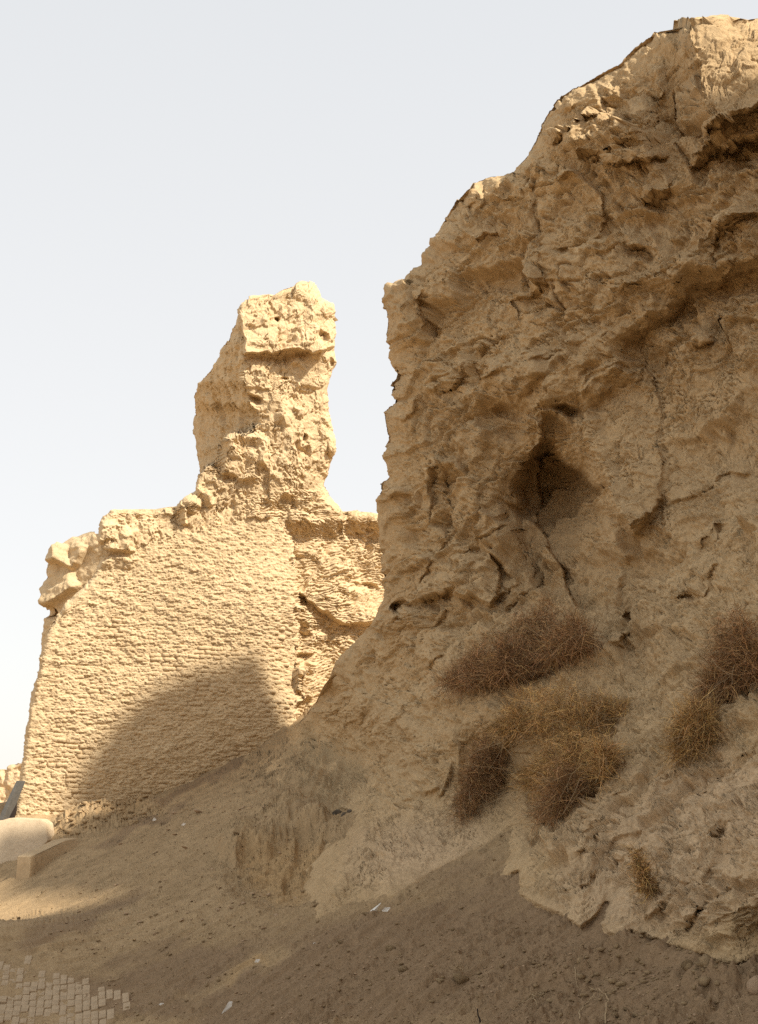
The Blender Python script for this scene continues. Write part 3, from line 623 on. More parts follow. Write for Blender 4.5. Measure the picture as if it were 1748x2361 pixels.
def tower_base(px, py):
    Y = _tt(px, py)
    nb = 3.0*gn(px/30, py/22, 77)
    b1 = np.interp(py, [1195, 1215, 1260, 1330, 1395, 1460, 1960], [640, 664, 672, 683, 689, 684, 684])+nb
    Y = Y+0.55*sstep(0, 5, px-b1)*sstep(1192, 1250, py)
    b2 = np.interp(py, [1180, 1260, 1400], [792, 796, 812])+nb
    Y = Y+0.40*sstep(0, 5, px-b2)*sstep(1150, 1180, py)*(1-sstep(1350, 1430, py))
    ax = np.interp(py, [640, 720, 800, 880, 930, 960, 1140], [558, 555, 557, 560, 578, 597, 600])+4*gn(py/26, px*0, 78)
    lump = inpoly(px+5*gn(px/22, py/22, 79), py, [(606, 962), (585, 985), (540, 1005), (500, 1035), (488, 1070), (452, 1100), (400, 1140), (400, 1300), (700, 1300), (700, 962)])
    Y = Y+np.where(lump, 0, np.clip(ax-px, 0, 200)*0.048)*(py < 1150)
    return Y
TNR, TNC = int(760*Q), int(420*Q)
P, N, U, V, A, AF = relief(T_L, T_R, 652.3, 1950, TNR, TNC, tower_base, 90.0, left_wrap=((0.30, 0.95, 0), 20, 3.0), right_wrap=((-0.30, 0.95, 0), 20, 2.6), round_l=(14, 0.25), round_r=(26, 0.5))
TNR = U.shape[0]; TROW = V[:, 0].copy(); TUF = U[:, 20:20+TNC].copy()
u, v = U/90.0, V/90.0
u = u-0.8*np.clip(P[..., 1]-(34.0), 0, 9)*(U < 620)*(V < 1150)
wx = fbm(u*1.9, v*1.9, 4, 101)*6; wy = fbm(u*1.9+31, v*1.9+9, 4, 102)*6
D = np.zeros(U.shape)
def TF(pts, h, wa, wb, **k): feat(U, V, wx, wy, D, pts, h, wa, wb, **k)
def TB(*a, **k): blob(U, V, wx, wy, D, *a, **k)
TF([(560, 815), (600, 812), (650, 803), (712, 810), (716, 822)], 0.42, 6, 110, taper=0.04)
TF([(562, 832), (620, 826), (690, 822), (712, 824)], -0.18, 14, 8)
TB(644, 728, 7, 8, -0.35); TF([(600, 735), (640, 742), (700, 748)], 0.08, 20, 14)
TF([(728, 670), (724, 740), (738, 782), (730, 840)], 0.2, 26, 6); TB(745, 775, 18, 14, -0.3); TB(755, 715, 12, 16, 0.18); TB(765, 772, 10, 18, 0.15)
TB(655, 874, 14, 6, -0.2, rot=-10); TB(760, 838, 6, 10, -0.2)
TF([(560, 905), (585, 915), (600, 925), (604, 940)], -0.22, 14, 8); TB(590, 925, 18, 16, -0.18)
TF([(745, 860), (752, 900), (748, 960), (752, 1020)], 0.12, 14, 14); TB(762, 1030, 14, 26, 0.3)
TB(700, 1008, 13, 11, -0.3); TB(710, 1038, 12, 16, -0.22, rot=35); TF([(690, 1000), (700, 1028), (722, 1048)], 0.14, 8, 30)
TF([(500, 1030), (540, 1005), (600, 998), (612, 1030), (610, 1080)], 0.3, 50, 10); TB(560, 1060, 60, 40, 0.2); TF([(505, 1085), (560, 1105), (600, 1090)], 0.2, 8, 34)
TF([(450, 1120), (475, 1140), (495, 1168)], 0.2, 18, 10); TB(440, 1160, 30, 24, 0.3); TF([(412, 1165), (425, 1180), (432, 1205)], 0.22, 20, 8)
TB(660, 1160, 30, 22, -0.14); TF([(640, 1140), (700, 1180), (745, 1190)], -0.1, 12, 12)
TF([(238, 1195), (232, 1250), (260, 1268), (315, 1262)], 0.22, 10, 60); TF([(315, 1180), (318, 1230), (300, 1262)], -0.1, 14, 14); TB(250, 1255, 22, 10, -0.14)
TF([(228, 1300), (260, 1290), (310, 1290), (315, 1296)], 0.12, 26, 6)
# -- step back from the brick face to the layered recess beside it
TF([(690, 1360), (740, 1395), (770, 1425), (800, 1437), (840, 1440), (880, 1425)], 0.35, 8, 260, taper=0.05, p=1.3)
TF([(690, 1260), (750, 1300), (790, 1350), (850, 1380)], 0.16, 16, 50); TF([(800, 1235), (870, 1228)], -0.12, 6, 6); TF([(800, 1192), (870, 1188)], 0.1, 8, 20)
TB(840, 1350, 34, 14, -0.25, rot=15); TB(700, 1385, 20, 14, -0.22)
TF([(683, 1505), (725, 1502)], 0.22, 5, 40); TF([(724, 1505), (722, 1620)], 0.25, 40, 3, p=0.3); TB(700, 1520, 22, 12, -0.12)
TB(738, 1470, 30, 18, 0.18); TB(705, 1465, 14, 10, -0.15)
wall_poly = [(232, 1300), (300, 1270), (400, 1235), (560, 1200), (640, 1190), (672, 1250), (684, 1340), (684, 1700), (684, 1960), (10, 1960), (40, 1800), (104, 1475), (200, 1352)]
wm = (inpoly(U+wx*2, V+wy*2, wall_poly)).astype(float)
rec = sstep(640, 680, U)*sstep(1150, 1230, V)
qu = u+0.12*fbm(u*3, v*3, 3, 121); qv = v+0.12*fbm(u*3+7, v*3+3, 3, 122)
f1, e1 = facets(qu*1.3, qv*1.0, 131, 0.5, 0.5, 0.1); f2, e2 = facets(qu*3.6, qv*2.6, 132, 0.5, 0.5, 0.14); f3, e3 = facets(qu*8, qv*8, 133, 0.5, 0.5, 0.2)
n0 = fbm(u*0.8, v*0.8, 3, 141); n1 = fbm(u*5, v*6, 4, 142, 0.6); n2 = fbm(u*17, v*22, 3, 143, 0.6); nh = fbm(u*5, v*26, 3, 144, 0.6)
ph = v*14+1.4*fbm(u*2.2, v*3, 3, 145); sw = ph-np.floor(ph); lam = np.where(sw < 0.8, sw/0.8, (1-sw)/0.2)-0.5
ph = v*7+2.6*fbm(u*2.4, v*2, 4, 146); sw = ph-np.floor(ph); flk = np.where(sw < 0.88, sw/0.88, (1-sw)/0.12)-0.5
lmask = np.clip(rec+sstep(0.15, 0.5, fbm(u*1.2+5, v*1.2, 3, 147))*sstep(980, 1080, V)*(1-wm), 0, 1)
cr, ce = facets(qu*1.6+0.2*fbm(u*6, v*6, 3, 161), qv*1.0+0.2*fbm(u*6+3, v*6, 3, 162), 135)
crk = -np.clip(1-ce/0.04, 0, 1)*sstep(-0.1, 0.3, fbm(u*1.3+9, v*1.3, 2, 151))
spw = sstep(0.0, 0.1, fbm(u*2.2, v*6, 5, 156, 0.6))-0.5
spw2 = sstep(0.0, 0.06, fbm(u*1.8, v*1.5, 5, 158, 0.55))-0.5
pits = -np.clip(gn(u*8, v*11, 171)-0.42, 0, 1)*2.0
rocky = 0.10*n0+0.24*f1*(1-0.8*sstep(1120, 1180, V)*(U < 470))+0.10*f2*(1-0.4*sstep(1120, 1180, V)*(U < 470))+0.022*f3+0.016*n1+0.006*n2+0.06*lam*lmask+0.04*flk*sstep(-0.1, 0.4, fbm(u*1.5, v*1.5, 3, 157))+0.07*crk+0.045*pits+0.05*spw2
wallr = 0.05*n0+0.022*n1+0.012*n2+0.016*nh+0.020*spw+0.04*pits+0.03*crk*0.5+0.012*f3
k = 1-0.9*wm
kt = 0.55+0.45*np.minimum(sstep(0, 45, U-TUF[:, :1]), sstep(0, 60, TUF[:, -1:]-U)); Dn = (rocky*(1-wm)+wallr*wm)*kt
TOC = np.array([0, 0, CAM_Z])-P; TOC /= np.linalg.norm(TOC, axis=-1, keepdims=True)
TP = P+N*(Dn*A)[..., None]+TOC*(D*AF)[..., None]
TN = grid_normals(TP); 
if TN[:, 20+50:20+TNC-50, 1].mean() > 0: TN = -TN
nr, nc = U.shape
fq = grid_faces(nr, nc, closed=True)
cu = U.ravel()[fq].mean(1); cv = V.ravel()[fq].mean(1); cw = wm.ravel()[fq].mean(1) > 0.5
col_i = (fq[:, 0] % nc)
TOWER_LABEL = 'ruined sunlit mud-brick tower with a tall leaning turret above its brick wall'
tower = bpy.data.objects.new('ruined_tower', None); COL.objects.link(tower); tower.location = (-4, 33, 2)
tower['label'] = TOWER_LABEL; tower['category'] = 'ruin'
bpy.context.view_layer.update()
off = np.array([-4, 33, 2.0])
def tpart(name, mask):
    a, b, c = compact(TP.reshape(-1, 3)-off, fq[mask], TN.reshape(-1, 3)); me = mesh_np(name, a, b, M_TOWER)
    me.normals_split_custom_set_from_vertices(np.where(np.dot(c[0], c[0]) > 0, -c, c).astype(np.float32))
    return link(name, me, tower)
turret_m = (cv < 1172) & ~cw
rec_m = (cv >= 1172) & (cu > 640) & (~cw) & (col_i >= 20)
tpart('turret', turret_m); tpart('layered_recess', rec_m)
brick_wall = tpart('brick_wall', ~(turret_m | rec_m))
# cap the crown
# bricks of the wall: 300 nearest as separate pieces, the rest joined
def brick_mesh(seed, L=0.27, H=0.115, T=0.10):
    r = np.random.default_rng(seed); nx, nz = 5, 3
    xs = np.linspace(-L/2, L/2, nx+1)+r.normal(0, 0.004, nx+1); zs = np.linspace(-H/2, H/2, nz+1)
    V_, F_ = [], []
    for j, z in enumerate(zs):
        for i, x in enumerate(xs):
            ex = min(i, nx-i); ez = min(j, nz-j)
            y = -T/2+(0.012 if ez == 0 else 0)+(0.014 if ex == 0 else 0)+r.normal(0, 0.0045)
            V_.append((x+r.normal(0, 0.005), y, z+r.normal(0, 0.004)))
    n = len(V_)
    for j in range(nz+1):
        for i in range(nx+1):
            if j in (0, nz) or i in (0, nx): pass
    for j in range(nz):
        for i in range(nx):
            a = j*(nx+1)+i; F_.append((a, a+1, a+nx+2, a+nx+1))
    ring = [i for i in range(nx+1)]+[j*(nx+1)+nx for j in range(1, nz+1)]+[nz*(nx+1)+i for i in range(nx-1, -1, -1)]+[j*(nx+1) for j in range(nz-1, 0, -1)]
    for a in ring: V_.append((V_[a][0]*1.02, T/2, V_[a][2]*1.03))
    m = len(ring)
    for q in range(m): F_.append((ring[q], n+q, n+(q+1) % m, ring[(q+1) % m]))
    return np.array(V_), np.array(F_)
bvar = [brick_mesh(900+i) for i in range(14)]
bme = [mesh_np('brick', a, b, M_BRICK, smooth=False) for a, b in bvar]
def tower_at(px, py):
    j = np.searchsorted(TROW, py)
    j = int(min(max(j, 0), TNR-1)); i = 20+int(min(np.searchsorted(TUF[j], px), TNC-1))
    return TP[j, i], P[j, i]
rb = np.random.default_rng(5)
bricks = []
z = 1.0
course = 0.118
while z < 12:
    x = -10.0+rb.uniform(0, 0.3)
    while x < 0:
        ln = rb.choice([0.27, 0.27, 0.30, 0.24, 0.15]); xc = x+ln/2; x += ln+0.028
        Y = 33.0
        for _ in range(5):
            px, py = proj(np.array([xc, Y, z])); Y = float(tower_base(np.array([float(px)]), np.array([float(py)]))[0])
        px, py = proj(np.array([xc, Y, z]))
        if not inpoly(np.array([px]), np.array([py]), [(240, 1310), (300, 1290), (420, 1262), (640, 1225), (662, 1260), (672, 1340), (676, 1700), (640, 1745), (300, 1880), (40, 1910), (62, 1760), (114, 1485), (206, 1362)])[0]: continue
        bricks.append((xc, Y, z, ln, float(px), float(py)))
    z += course
bricks = np.array(bricks)
ero = fbm(bricks[:, 0]*0.9, bricks[:, 2]*0.9, 3, 191)          # patches where render and mud still cover the courses
px_, py_ = bricks[:, 4], bricks[:, 5]
edge_fade = sstep(1250, 1420, py_)
prot = -0.0125+0.011*ero+0.005*rb.normal(size=len(bricks))-0.03*(1-edge_fade)
keep = prot > -0.019
bricks = bricks[keep]; prot = prot[keep]
vis = np.argsort(-(bricks[:, 3]/0.27+0.5*(bricks[:, 5]-1400)/500+prot*12-0.2*np.abs(bricks[:, 4]-250)/300))
sel = set(vis[:300].tolist())
rest_v, rest_f, nv = [], [], 0
for k_, (xc, Y, z, ln, px, py) in enumerate(bricks):
    S, B = tower_at(px, py); i = rb.integers(len(bvar))
    tz = 0.33+rb.normal(0, 0.02)                 # heading of the face
    mat = Matrix.Translation(Vector(B)+Vector((0, 0, 0)))@Matrix.Rotation(math.atan(0.33), 4, 'Z')@Matrix.Rotation(rb.normal(0, 0.045), 4, 'Y')@Matrix.Rotation(-0.07+rb.normal(0, 0.055), 4, 'X')@Matrix.Rotation(rb.normal(0, 0.04), 4, 'Z')
    bs = 0.5*Vector(S)+0.5*Vector(B)+Vector((0, 0, 0.035*float(gn(np.array([xc*0.9]), np.array([z*0.6]), 8)[0])))
    n = Vector((0.31, -0.95, 0.05))
    loc = bs+n*(-0.05+prot[k_]+0.012)
    mat.translation = loc
    sc = Matrix.Diagonal((ln/0.27, 1, rb.uniform(0.70, 0.92), 1))
    if k_ in sel:
        o = bpy.data.objects.new('brick', bme[i]); COL.objects.link(o); o.parent = brick_wall
        mm = mat@sc; mm.translation = loc-Vector(off)
        o.matrix_basis = mm
    else:
        Vb, Fb = bvar[i]; M4 = np.array(mat@sc); W = Vb@M4[:3, :3].T+np.array(loc)-off
        rest_v.append(W); rest_f.append(Fb+nv); nv += len(Vb)
o = link('brick_courses', mesh_np('brick_courses', np.concatenate(rest_v), np.concatenate(rest_f), M_BRICK, smooth=False), brick_wall, kind='stuff')

# ---- back buttress of the tower, beyond its brick face at the left
B_L = [(215, 1231), (180, 1233), (160, 1242), (142, 1251), (118, 1272), (112, 1284), (106, 1320), (101, 1358), (93, 1391), (96, 1398), (106, 1409), (104, 1434), (100, 1480), (88, 1550), (60, 1700), (60, 1960)]
P, N, U, V, A, AF = relief(B_L, 330.0, 1231.5, 1950, int(260*Q), int(110*Q), lambda px, py: 36.2-(px-100)*0.004+(py-1500)*-0.0006, 90.0, left_wrap=((0.3, 0.95, 0), 14, 3.0), right_wrap=((0.0, 1, 0), 4, 2.0), round_l=(22, 0.5))
u, v = U/90, V/90; D = np.zeros(U.shape); wx = fbm(u*2, v*2, 3, 201)*5; wy = fbm(u*2+4, v*2, 3, 202)*5
TF([(112, 1300), (140, 1290), (170, 1310), (205, 1260)], 0.25, 8, 40); TF([(95, 1392), (130, 1388), (190, 1350)], 0.3, 8, 60); TB(112, 1412, 18, 16, -0.35); TF([(140, 1250), (135, 1300)], 0.15, 20, 14)
f1, e1 = facets(u*1.6, v*1.4, 231, 0.5, 0.5, 0.1); f2, _ = facets(u*4, v*4, 232, 0.5, 0.5, 0.15)
D = D+0.14*f1+0.06*f2+0.04*fbm(u*5, v*6, 4, 242)
BP = P+N*(D*A)[..., None]
link('buttress', mesh_np('buttress', BP.reshape(-1, 3)-off, grid_faces(*U.shape), M_TOWER), tower)

# ================================================================== GROUND
gx = np.linspace(-130, 1860, int(820*Q)); gy = np.r_[np.linspace(1640, 2100, int(210*Q)), np.linspace(2102, 2440, int(170*Q))]
GXp, GYp = np.meshgrid(gx, gy)
Yh = ghit(GXp, GYp)
Yh = np.minimum(Yh, 37.0)
rx, _ = ray(GXp, GYp)
GXw = rx*Yh; GZ = ground_z(GXw, Yh)
# slope coordinates: s down the slope, t across
ds = np.array([-0.82, -0.57])
s_ = GXw*ds[0]+Yh*ds[1]; t_ = -GXw*ds[1]+Yh*ds[0]
wx = fbm(GXp/90, GYp/90, 4, 301)*8; wy = fbm(GXp/90+5, GYp/90, 4, 302)*8
GD = np.zeros(GXp.shape)
def GF(pts, h, wa, wb, **k): feat(GXp, GYp, wx, wy, GD, pts, h, wa, wb, **k)
def GBl(*a, **k): blob(GXp, GYp, wx, wy, GD, *a, **k)
GBl(660, 2000, 150, 100, -0.22, rot=-10); GF([(520, 1995), (590, 1935), (650, 1905), (760, 1885)], 0.26, 22, 80, rough=3); GF([(700, 1905), (690, 1960), (665, 2040)], -0.14, 14, 30, rough=2.5); GF([(740, 1920), (720, 2000)], -0.1, 10, 24, rough=2.5)
GBl(650, 1880, 90, 26, 0.14, rot=-12)
GBl(210, 1900, 100, 18, 0.26, rot=-5); GF([(120, 1905), (200, 1895), (290, 1880), (350, 1865)], 0.2, 8, 30); GBl(345, 1862, 34, 16, 0.2, rot=-25)
GF([(430, 1770), (560, 1712), (620, 1700), (680, 1680)], 0.18, 70, 14)
GBl(560, 1740, 60, 22, 0.1, rot=-30)
GBl(1330, 2230, 190, 30, 0.14, rot=-18); GBl(1640, 2265, 70, 34, 0.16, rot=10); GBl(1500, 2200, 120, 24, 0.10)
GBl(1740, 2290, 40, 30, 0.05); GBl(980, 2290, 120, 26, 0.08, rot=-30)
n_big = fbm(s_*0.35, t_*0.8, 3, 311); n_str = fbm(s_*0.9, t_*5.5, 4, 312, 0.6); n_f = fbm(GXw*9, Yh*9, 4, 313, 0.65)
fa, ea = facets(GXw*7+fbm(GXw*4, Yh*4, 2, 314), Yh*7, 331, 0.6, 0.7, 0.25); fb, eb = facets(GXw*17, Yh*17, 332, 0.6, 0.8, 0.3)
clod_m = sstep(0.05, 0.5, fbm(s_*0.7+3, t_*1.4, 4, 315)+0.35*sstep(1000, 1300, GXp)*sstep(2100, 2220, GYp)+0.35*(1-sstep(0, 60, np.abs(GYp-1895)))*(GXp < 360))
fc_, ec_ = facets(GXw*3.2+fbm(GXw*3, Yh*3, 3, 316), Yh*3.2, 333, 0.6, 0.8, 0.2); n_r = ridged(s_*1.6, t_*4.5, 4, 317)
bank = np.zeros(GXp.shape); blob(GXp, GYp, wx*3, wy*3, bank, 650, 1960, 190, 120, 1.4, rot=-15); blob(GXp, GYp, wx*3, wy*3, bank, 230, 1895, 170, 36, 1.4, rot=-8); blob(GXp, GYp, wx*3, wy*3, bank, 640, 1760, 120, 70, 1.0, rot=-25); bank = np.clip(bank, 0, 1)
nearf = 1-sstep(13, 21, Yh); lump = sstep(0.25, 0.6, fbm(GXw*4, Yh*4, 2, 318))*0.03*(0.3+0.7*nearf)+sstep(0.3, 0.55, fbm(GXw*10, Yh*10, 2, 319))*0.014*nearf
GD += 0.05*n_big+0.035*n_str+0.018*n_f*(0.5+clod_m)*(0.25+0.75*nearf)+0.085*clod_m*fa*0.6*(0.4+0.6*nearf)+0.035*clod_m*fb*nearf+bank*(0.13*fc_+0.02*fa+0.05*n_r)+lump*(0.4+clod_m)+0.015*n_r
pavem = inpoly(GXp, GYp, [(-140, 2190), (72, 2204), (170, 2262), (240, 2272), (320, 2315), (262, 2340), (262, 2450), (-140, 2450)])
GD = np.where(pavem, 0.012*n_f+0.012*n_big, GD)
GZ2 = GZ+GD
soilg = np.zeros(GXp.shape+(3,), np.float32)
sm = fbm(s_*0.42+11, t_*1.3, 4, 320, 0.55)
sandbase = np.zeros(GXp.shape)
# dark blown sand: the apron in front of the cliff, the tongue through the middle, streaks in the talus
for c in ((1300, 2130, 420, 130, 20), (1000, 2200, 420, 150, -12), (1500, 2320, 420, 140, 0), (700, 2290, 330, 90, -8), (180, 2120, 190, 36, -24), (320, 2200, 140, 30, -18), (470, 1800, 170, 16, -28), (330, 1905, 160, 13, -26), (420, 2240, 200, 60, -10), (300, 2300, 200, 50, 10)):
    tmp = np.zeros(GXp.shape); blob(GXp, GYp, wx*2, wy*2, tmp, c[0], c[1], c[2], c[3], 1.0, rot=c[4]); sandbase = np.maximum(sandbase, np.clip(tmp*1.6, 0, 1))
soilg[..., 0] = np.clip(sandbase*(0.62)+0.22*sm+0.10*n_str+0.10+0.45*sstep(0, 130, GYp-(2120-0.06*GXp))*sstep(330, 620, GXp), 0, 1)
light_p = np.zeros(GXp.shape)
for c in ((540, 2240, 90, 26, -32), (620, 2220, 60, 24, -40), (240, 2060, 200, 26, -28), (60, 2060, 120, 60, -30), (340, 2160, 90, 16, -30)):
    blob(GXp, GYp, wx*2, wy*2, light_p, c[0], c[1], c[2], c[3], 0.6, rot=c[4])
soilg[..., 0] = np.clip(soilg[..., 0]-light_p, 0, 1)
oc = np.zeros(GXp.shape); blob(GXp, GYp, wx*3, wy*3, oc, 660, 1990, 150, 90, 1.3); blob(GXp, GYp, wx*3, wy*3, oc, 565, 2235, 70, 18, 0.8, rot=-25); blob(GXp, GYp, wx*3, wy*3, oc, 280, 1890, 150, 16, .7, rot=-10)
soilg[..., 1] = np.clip(oc, 0, 1)*0.75
soilg[..., 0] *= (1-0.8*np.clip(oc, 0, 1))
GV = np.stack([GXw, Yh, GZ2], -1)
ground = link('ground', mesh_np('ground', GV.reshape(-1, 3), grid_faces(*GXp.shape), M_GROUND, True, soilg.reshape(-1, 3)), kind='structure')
def ground_at(px, py):
    i = int(np.clip(round((px-gx[0])/(gx[1]-gx[0])), 1, len(gx)-2)); j = int(np.clip(np.searchsorted(gy, py), 1, len(gy)-2))
    return Vector(GV[j, i])
GN = grid_normals(GV); GN = np.where(GN[..., 2:3] < 0, -GN, GN)
def ground_n(px, py):
    i = int(np.clip(round((px-gx[0])/(gx[1]-gx[0])), 3, len(gx)-4)); j = int(np.clip(np.searchsorted(gy, py), 3, len(gy)-4))
    n = Vector(GN[j-3:j+4, i-3:i+4].reshape(-1, 3).mean(0)); return n.normalized()
# wider terrain out to the horizon, a hand below the modelled slope
tx = np.r_[np.linspace(-900, -30, 30), np.linspace(-28, 28, 90), np.linspace(30, 900, 30)]; ty = np.r_[np.linspace(-900, -12, 30), np.linspace(-11, 45, 100), np.linspace(47, 1200, 40)]
TX, TY = np.meshgrid(tx, ty); TZ = ground_z(TX, TY)
inside = (np.abs(TX/(np.maximum(TY, 1))) < 0.34) & (TY > 10) & (TY < 36)
TZ = TZ-0.25*inside+0.06*fbm(TX*0.3, TY*0.3, 3, 350)-0.08
link('terrain', mesh_np('terrain', np.stack([TX, TY, TZ], -1).reshape(-1, 3), grid_faces(*TX.shape), M_GROUND, True, np.tile(np.array([[0.3, 0, 0]], np.float32), (TX.size, 1))), kind='structure')

# ================================================================== PAVEMENT of small blocks at the lower left
pav = bpy.data.objects.new('pavement', None); COL.objects.link(pav); pav['kind'] = 'structure'
pav_lab = None
def paver_mesh(seed, w=0.086, l=0.30, t=0.05):
    r = np.random.default_rng(seed); V_, F_ = [], []
    prof = [(-1, -0.93), (-0.88, -1), (0.88, -1), (1, -0.93), (1, 0.93), (0.88, 1), (-0.88, 1), (-1, 0.93)]
    jit = r.normal(0, 0.0022, (8, 2))
    for z_, k in ((-t, 0.0), (-0.007, 0.0), (0, 0.006)):
        for i, (a, b) in enumerate(prof):
            V_.append((a*(w/2-k)+jit[i, 0], b*(l/2-k*1.5)+jit[i, 1]*2, z_+(r.normal(0, 0.0015) if z_ == 0 else 0)))
    for lv in range(2):
        for i in range(8): F_.append((lv*8+i, lv*8+(i+1) % 8, lv*8+8+(i+1) % 8, lv*8+8+i))
    me = bpy.data.meshes.new('paver'); me.from_pydata(V_, [], [tuple(f) for f in F_]+[tuple(range(16, 24))]); me.materials.append(M_PAVER); return me
pme = [paver_mesh(700+i) for i in range(10)]
rp = np.random.default_rng(77); npv = 0
xcol = -8.2
pdir = Vector((0.03, 1.0, 0))
cands = []
while xcol < -1.5:
    yy = 15.2+rp.uniform(0, 0.3)
    while yy < 21.5:
        l = rp.choice([0.14, 0.19, 0.24, 0.32]); yc = yy+l/2; yy += l+0.012
        xc = xcol-0.24*(yc-16)+0.03*math.sin(yc*0.8)
        z_ = float(ground_z(np.array([xc]), np.array([yc]))[0])
        px, py = proj(np.array([xc, yc, z_]))
        if px < -25 or py > 2385 or not inpoly(np.array([px]), np.array([py]), [(-60, 2195), (72, 2200), (90, 2232), (170, 2258), (250, 2262), (325, 2312), (268, 2336), (262, 2400), (-60, 2400)])[0]: continue
        edge = min(abs(px-(20+ (py-2190)*1.9)), 999)
        far_ = sstep(2262, 2200, py) if False else max(0.0, (2268-py)/70)
        if not inpoly(np.array([px+30*gn(np.array([xc*2.2]), np.array([yc*1.6]), 6)[0]]), np.array([py+16*gn(np.array([xc*2.2+9]), np.array([yc*1.6]), 6)[0]]), [(-80, 2195), (72, 2200), (90, 2232), (170, 2258), (250, 2262), (325, 2312), (268, 2336), (262, 2420), (-80, 2420)])[0]: continue
        drop = 0.03+0.7*far_+0.5*max(0.0, (px-200)/120)
        if rp.random() < drop: continue
        if gn(np.array([xc*1.3]), np.array([yc*1.1]), 5)[0] > 0.5: continue
        cands.append((xc, yc, z_, l, px, py))
    xcol += 0.094
for xc, yc, z_, l, px, py in sorted(cands, key=lambda c: c[1])[:300]:
    o = bpy.data.objects.new('paver', pme[rp.integers(10)]); COL.objects.link(o); o.parent = pav
    o.location = (xc, yc, z_+0.008+rp.normal(0, 0.007)); n = ground_n(px, py)
    a = 0.12+rp.normal(0.0, 0.008); gd = lambda x_, y_: float(ground_z(np.array([x_]), np.array([y_]))[0]); X_ = Vector((1, a, (gd(xc+.05, yc)-gd(xc-.05, yc))*10)).normalized(); Y0 = Vector((-0.24, 1, (gd(xc-.012, yc+.05)-gd(xc+.012, yc-.05))*10)); Zn = X_.cross(Y0).normalized(); Y_ = Y0.normalized()
    Mx = Matrix((X_, Y_, Zn)).transposed().to_4x4(); Mx.translation = o.location
    o.matrix_basis = Mx@Matrix.Diagonal((rp.uniform(1.0, 1.06), l/0.30, 1, 1))

# ================================================================== small things: helpers
def ico(seed, sub=2, sx=1, sy=1, sz=1, rough=0.28, flat=0.0):
    import bmesh
    bm = bmesh.new(); bmesh.ops.create_icosphere(bm, subdivisions=sub, radius=1)
    r = np.random.default_rng(seed); planes = [(Vector(r.normal(size=3)).normalized(), r.uniform(0.45, 0.85)) for _ in range(9)]
    for vtx in bm.verts:
        c = vtx.co.copy()
        for n, d in planes:
            k = c.dot(n)
            if k > d: c -= n*(k-d)
        c *= 1+r.normal(0, rough*0.12)
        vtx.co = Vector((c.x*sx, c.y*sy, c.z*sz))
    V_ = np.array([v_.co[:] for v_ in bm.verts]); F_ = np.array([[v_.index for v_ in f.verts] for f in bm.faces]); bm.free()
    return V_, F_
rocks = [ico(400+i, 1, 1, r_, h_) for i, (r_, h_) in enumerate([(0.8, 0.5), (0.7, 0.6), (1, 0.4), (0.6, 0.35), (0.9, 0.7), (0.75, 0.3), (1, 0.55), (0.5, 0.4)])]
def scatter(name, n, poly, size, mat, seed, kind='stuff', par=None, flatk=1.0, onclay=False, dens=None):
    r = np.random.default_rng(seed); vs, fs, nv = [], [], 0; xs = [p[0] for p in poly]; ys = [p[1] for p in poly]; c = 0; tries = 0
    while c < n and tries < n*12:
        tries += 1
        px, py = r.uniform(min(xs), max(xs)), r.uniform(min(ys), max(ys))
        if not inpoly(np.array([px]), np.array([py]), poly)[0]: continue
        if dens is not None and r.random() > dens(px, py): continue
        g = ground_at(px, py); s = size*(r.pareto(2.2)+0.6)*0.5; s = min(s, size*3.0)
        V_, F_ = rocks[r.integers(len(rocks))]
        R_ = np.array(Matrix.Rotation(r.uniform(0, 6.28), 3, 'Z')@Matrix.Rotation(r.normal(0, 0.35), 3, 'X'))
        W = (V_*np.array([1, 1, flatk]))@R_.T*s+np.array(g)+np.array([0, 0, s*0.15])
        vs.append(W); fs.append(F_+nv); nv += len(V_); c += 1
    return link(name, mesh_np(name, np.concatenate(vs), np.concatenate(fs), mat, smooth=False), par, kind=kind)
slope_poly = [(-60, 2010), (180, 1940), (330, 1880), (560, 1760), (700, 1850), (790, 1890), (730, 2060), (740, 2120), (900, 2070), (1000, 2010), (1170, 1920), (1160, 2030), (1300, 2125), (1440, 2170), (1600, 2205), (1800, 2230), (1800, 2380), (270, 2380), (270, 2290), (80, 2200), (-60, 2190)]
def dens1(px, py):
    return 0.35+0.9*max(0, float(gn(np.array([px/70.0]), np.array([py/40.0]), 9)[0]))+(0.5 if py > 2180 and px > 600 else 0)
scatter('rubble', 6500, slope_poly, 0.013, M_STONE, 51, dens=dens1)
scatter('gravel', 4200, [(-60, 2195), (300, 2250), (420, 2300), (900, 2180), (1800, 2260), (1800, 2380), (-60, 2380)], 0.008, M_FLAT, 52)
scatter('shale_chips', 2600, [(60, 2130), (330, 1890), (560, 1770), (700, 1860), (720, 2060), (560, 2190), (200, 2200)], 0.018, M_FLAT, 56, flatk=0.5)
scatter('earth_crumbs', 700, [(110, 1905), (200, 1888), (350, 1855), (380, 1870), (300, 1905), (130, 1930)], 0.045, M_GROUND, 53)
scatter('clod_heap', 420, [(1150, 2250), (1300, 2190), (1500, 2210), (1560, 2260), (1420, 2300), (1230, 2320)], 0.022, M_STONE, 54)
scatter('clod_heap_dark', 160, [(1560, 2240), (1620, 2215), (1690, 2260), (1620, 2290)], 0.03, M_STONE, 55)

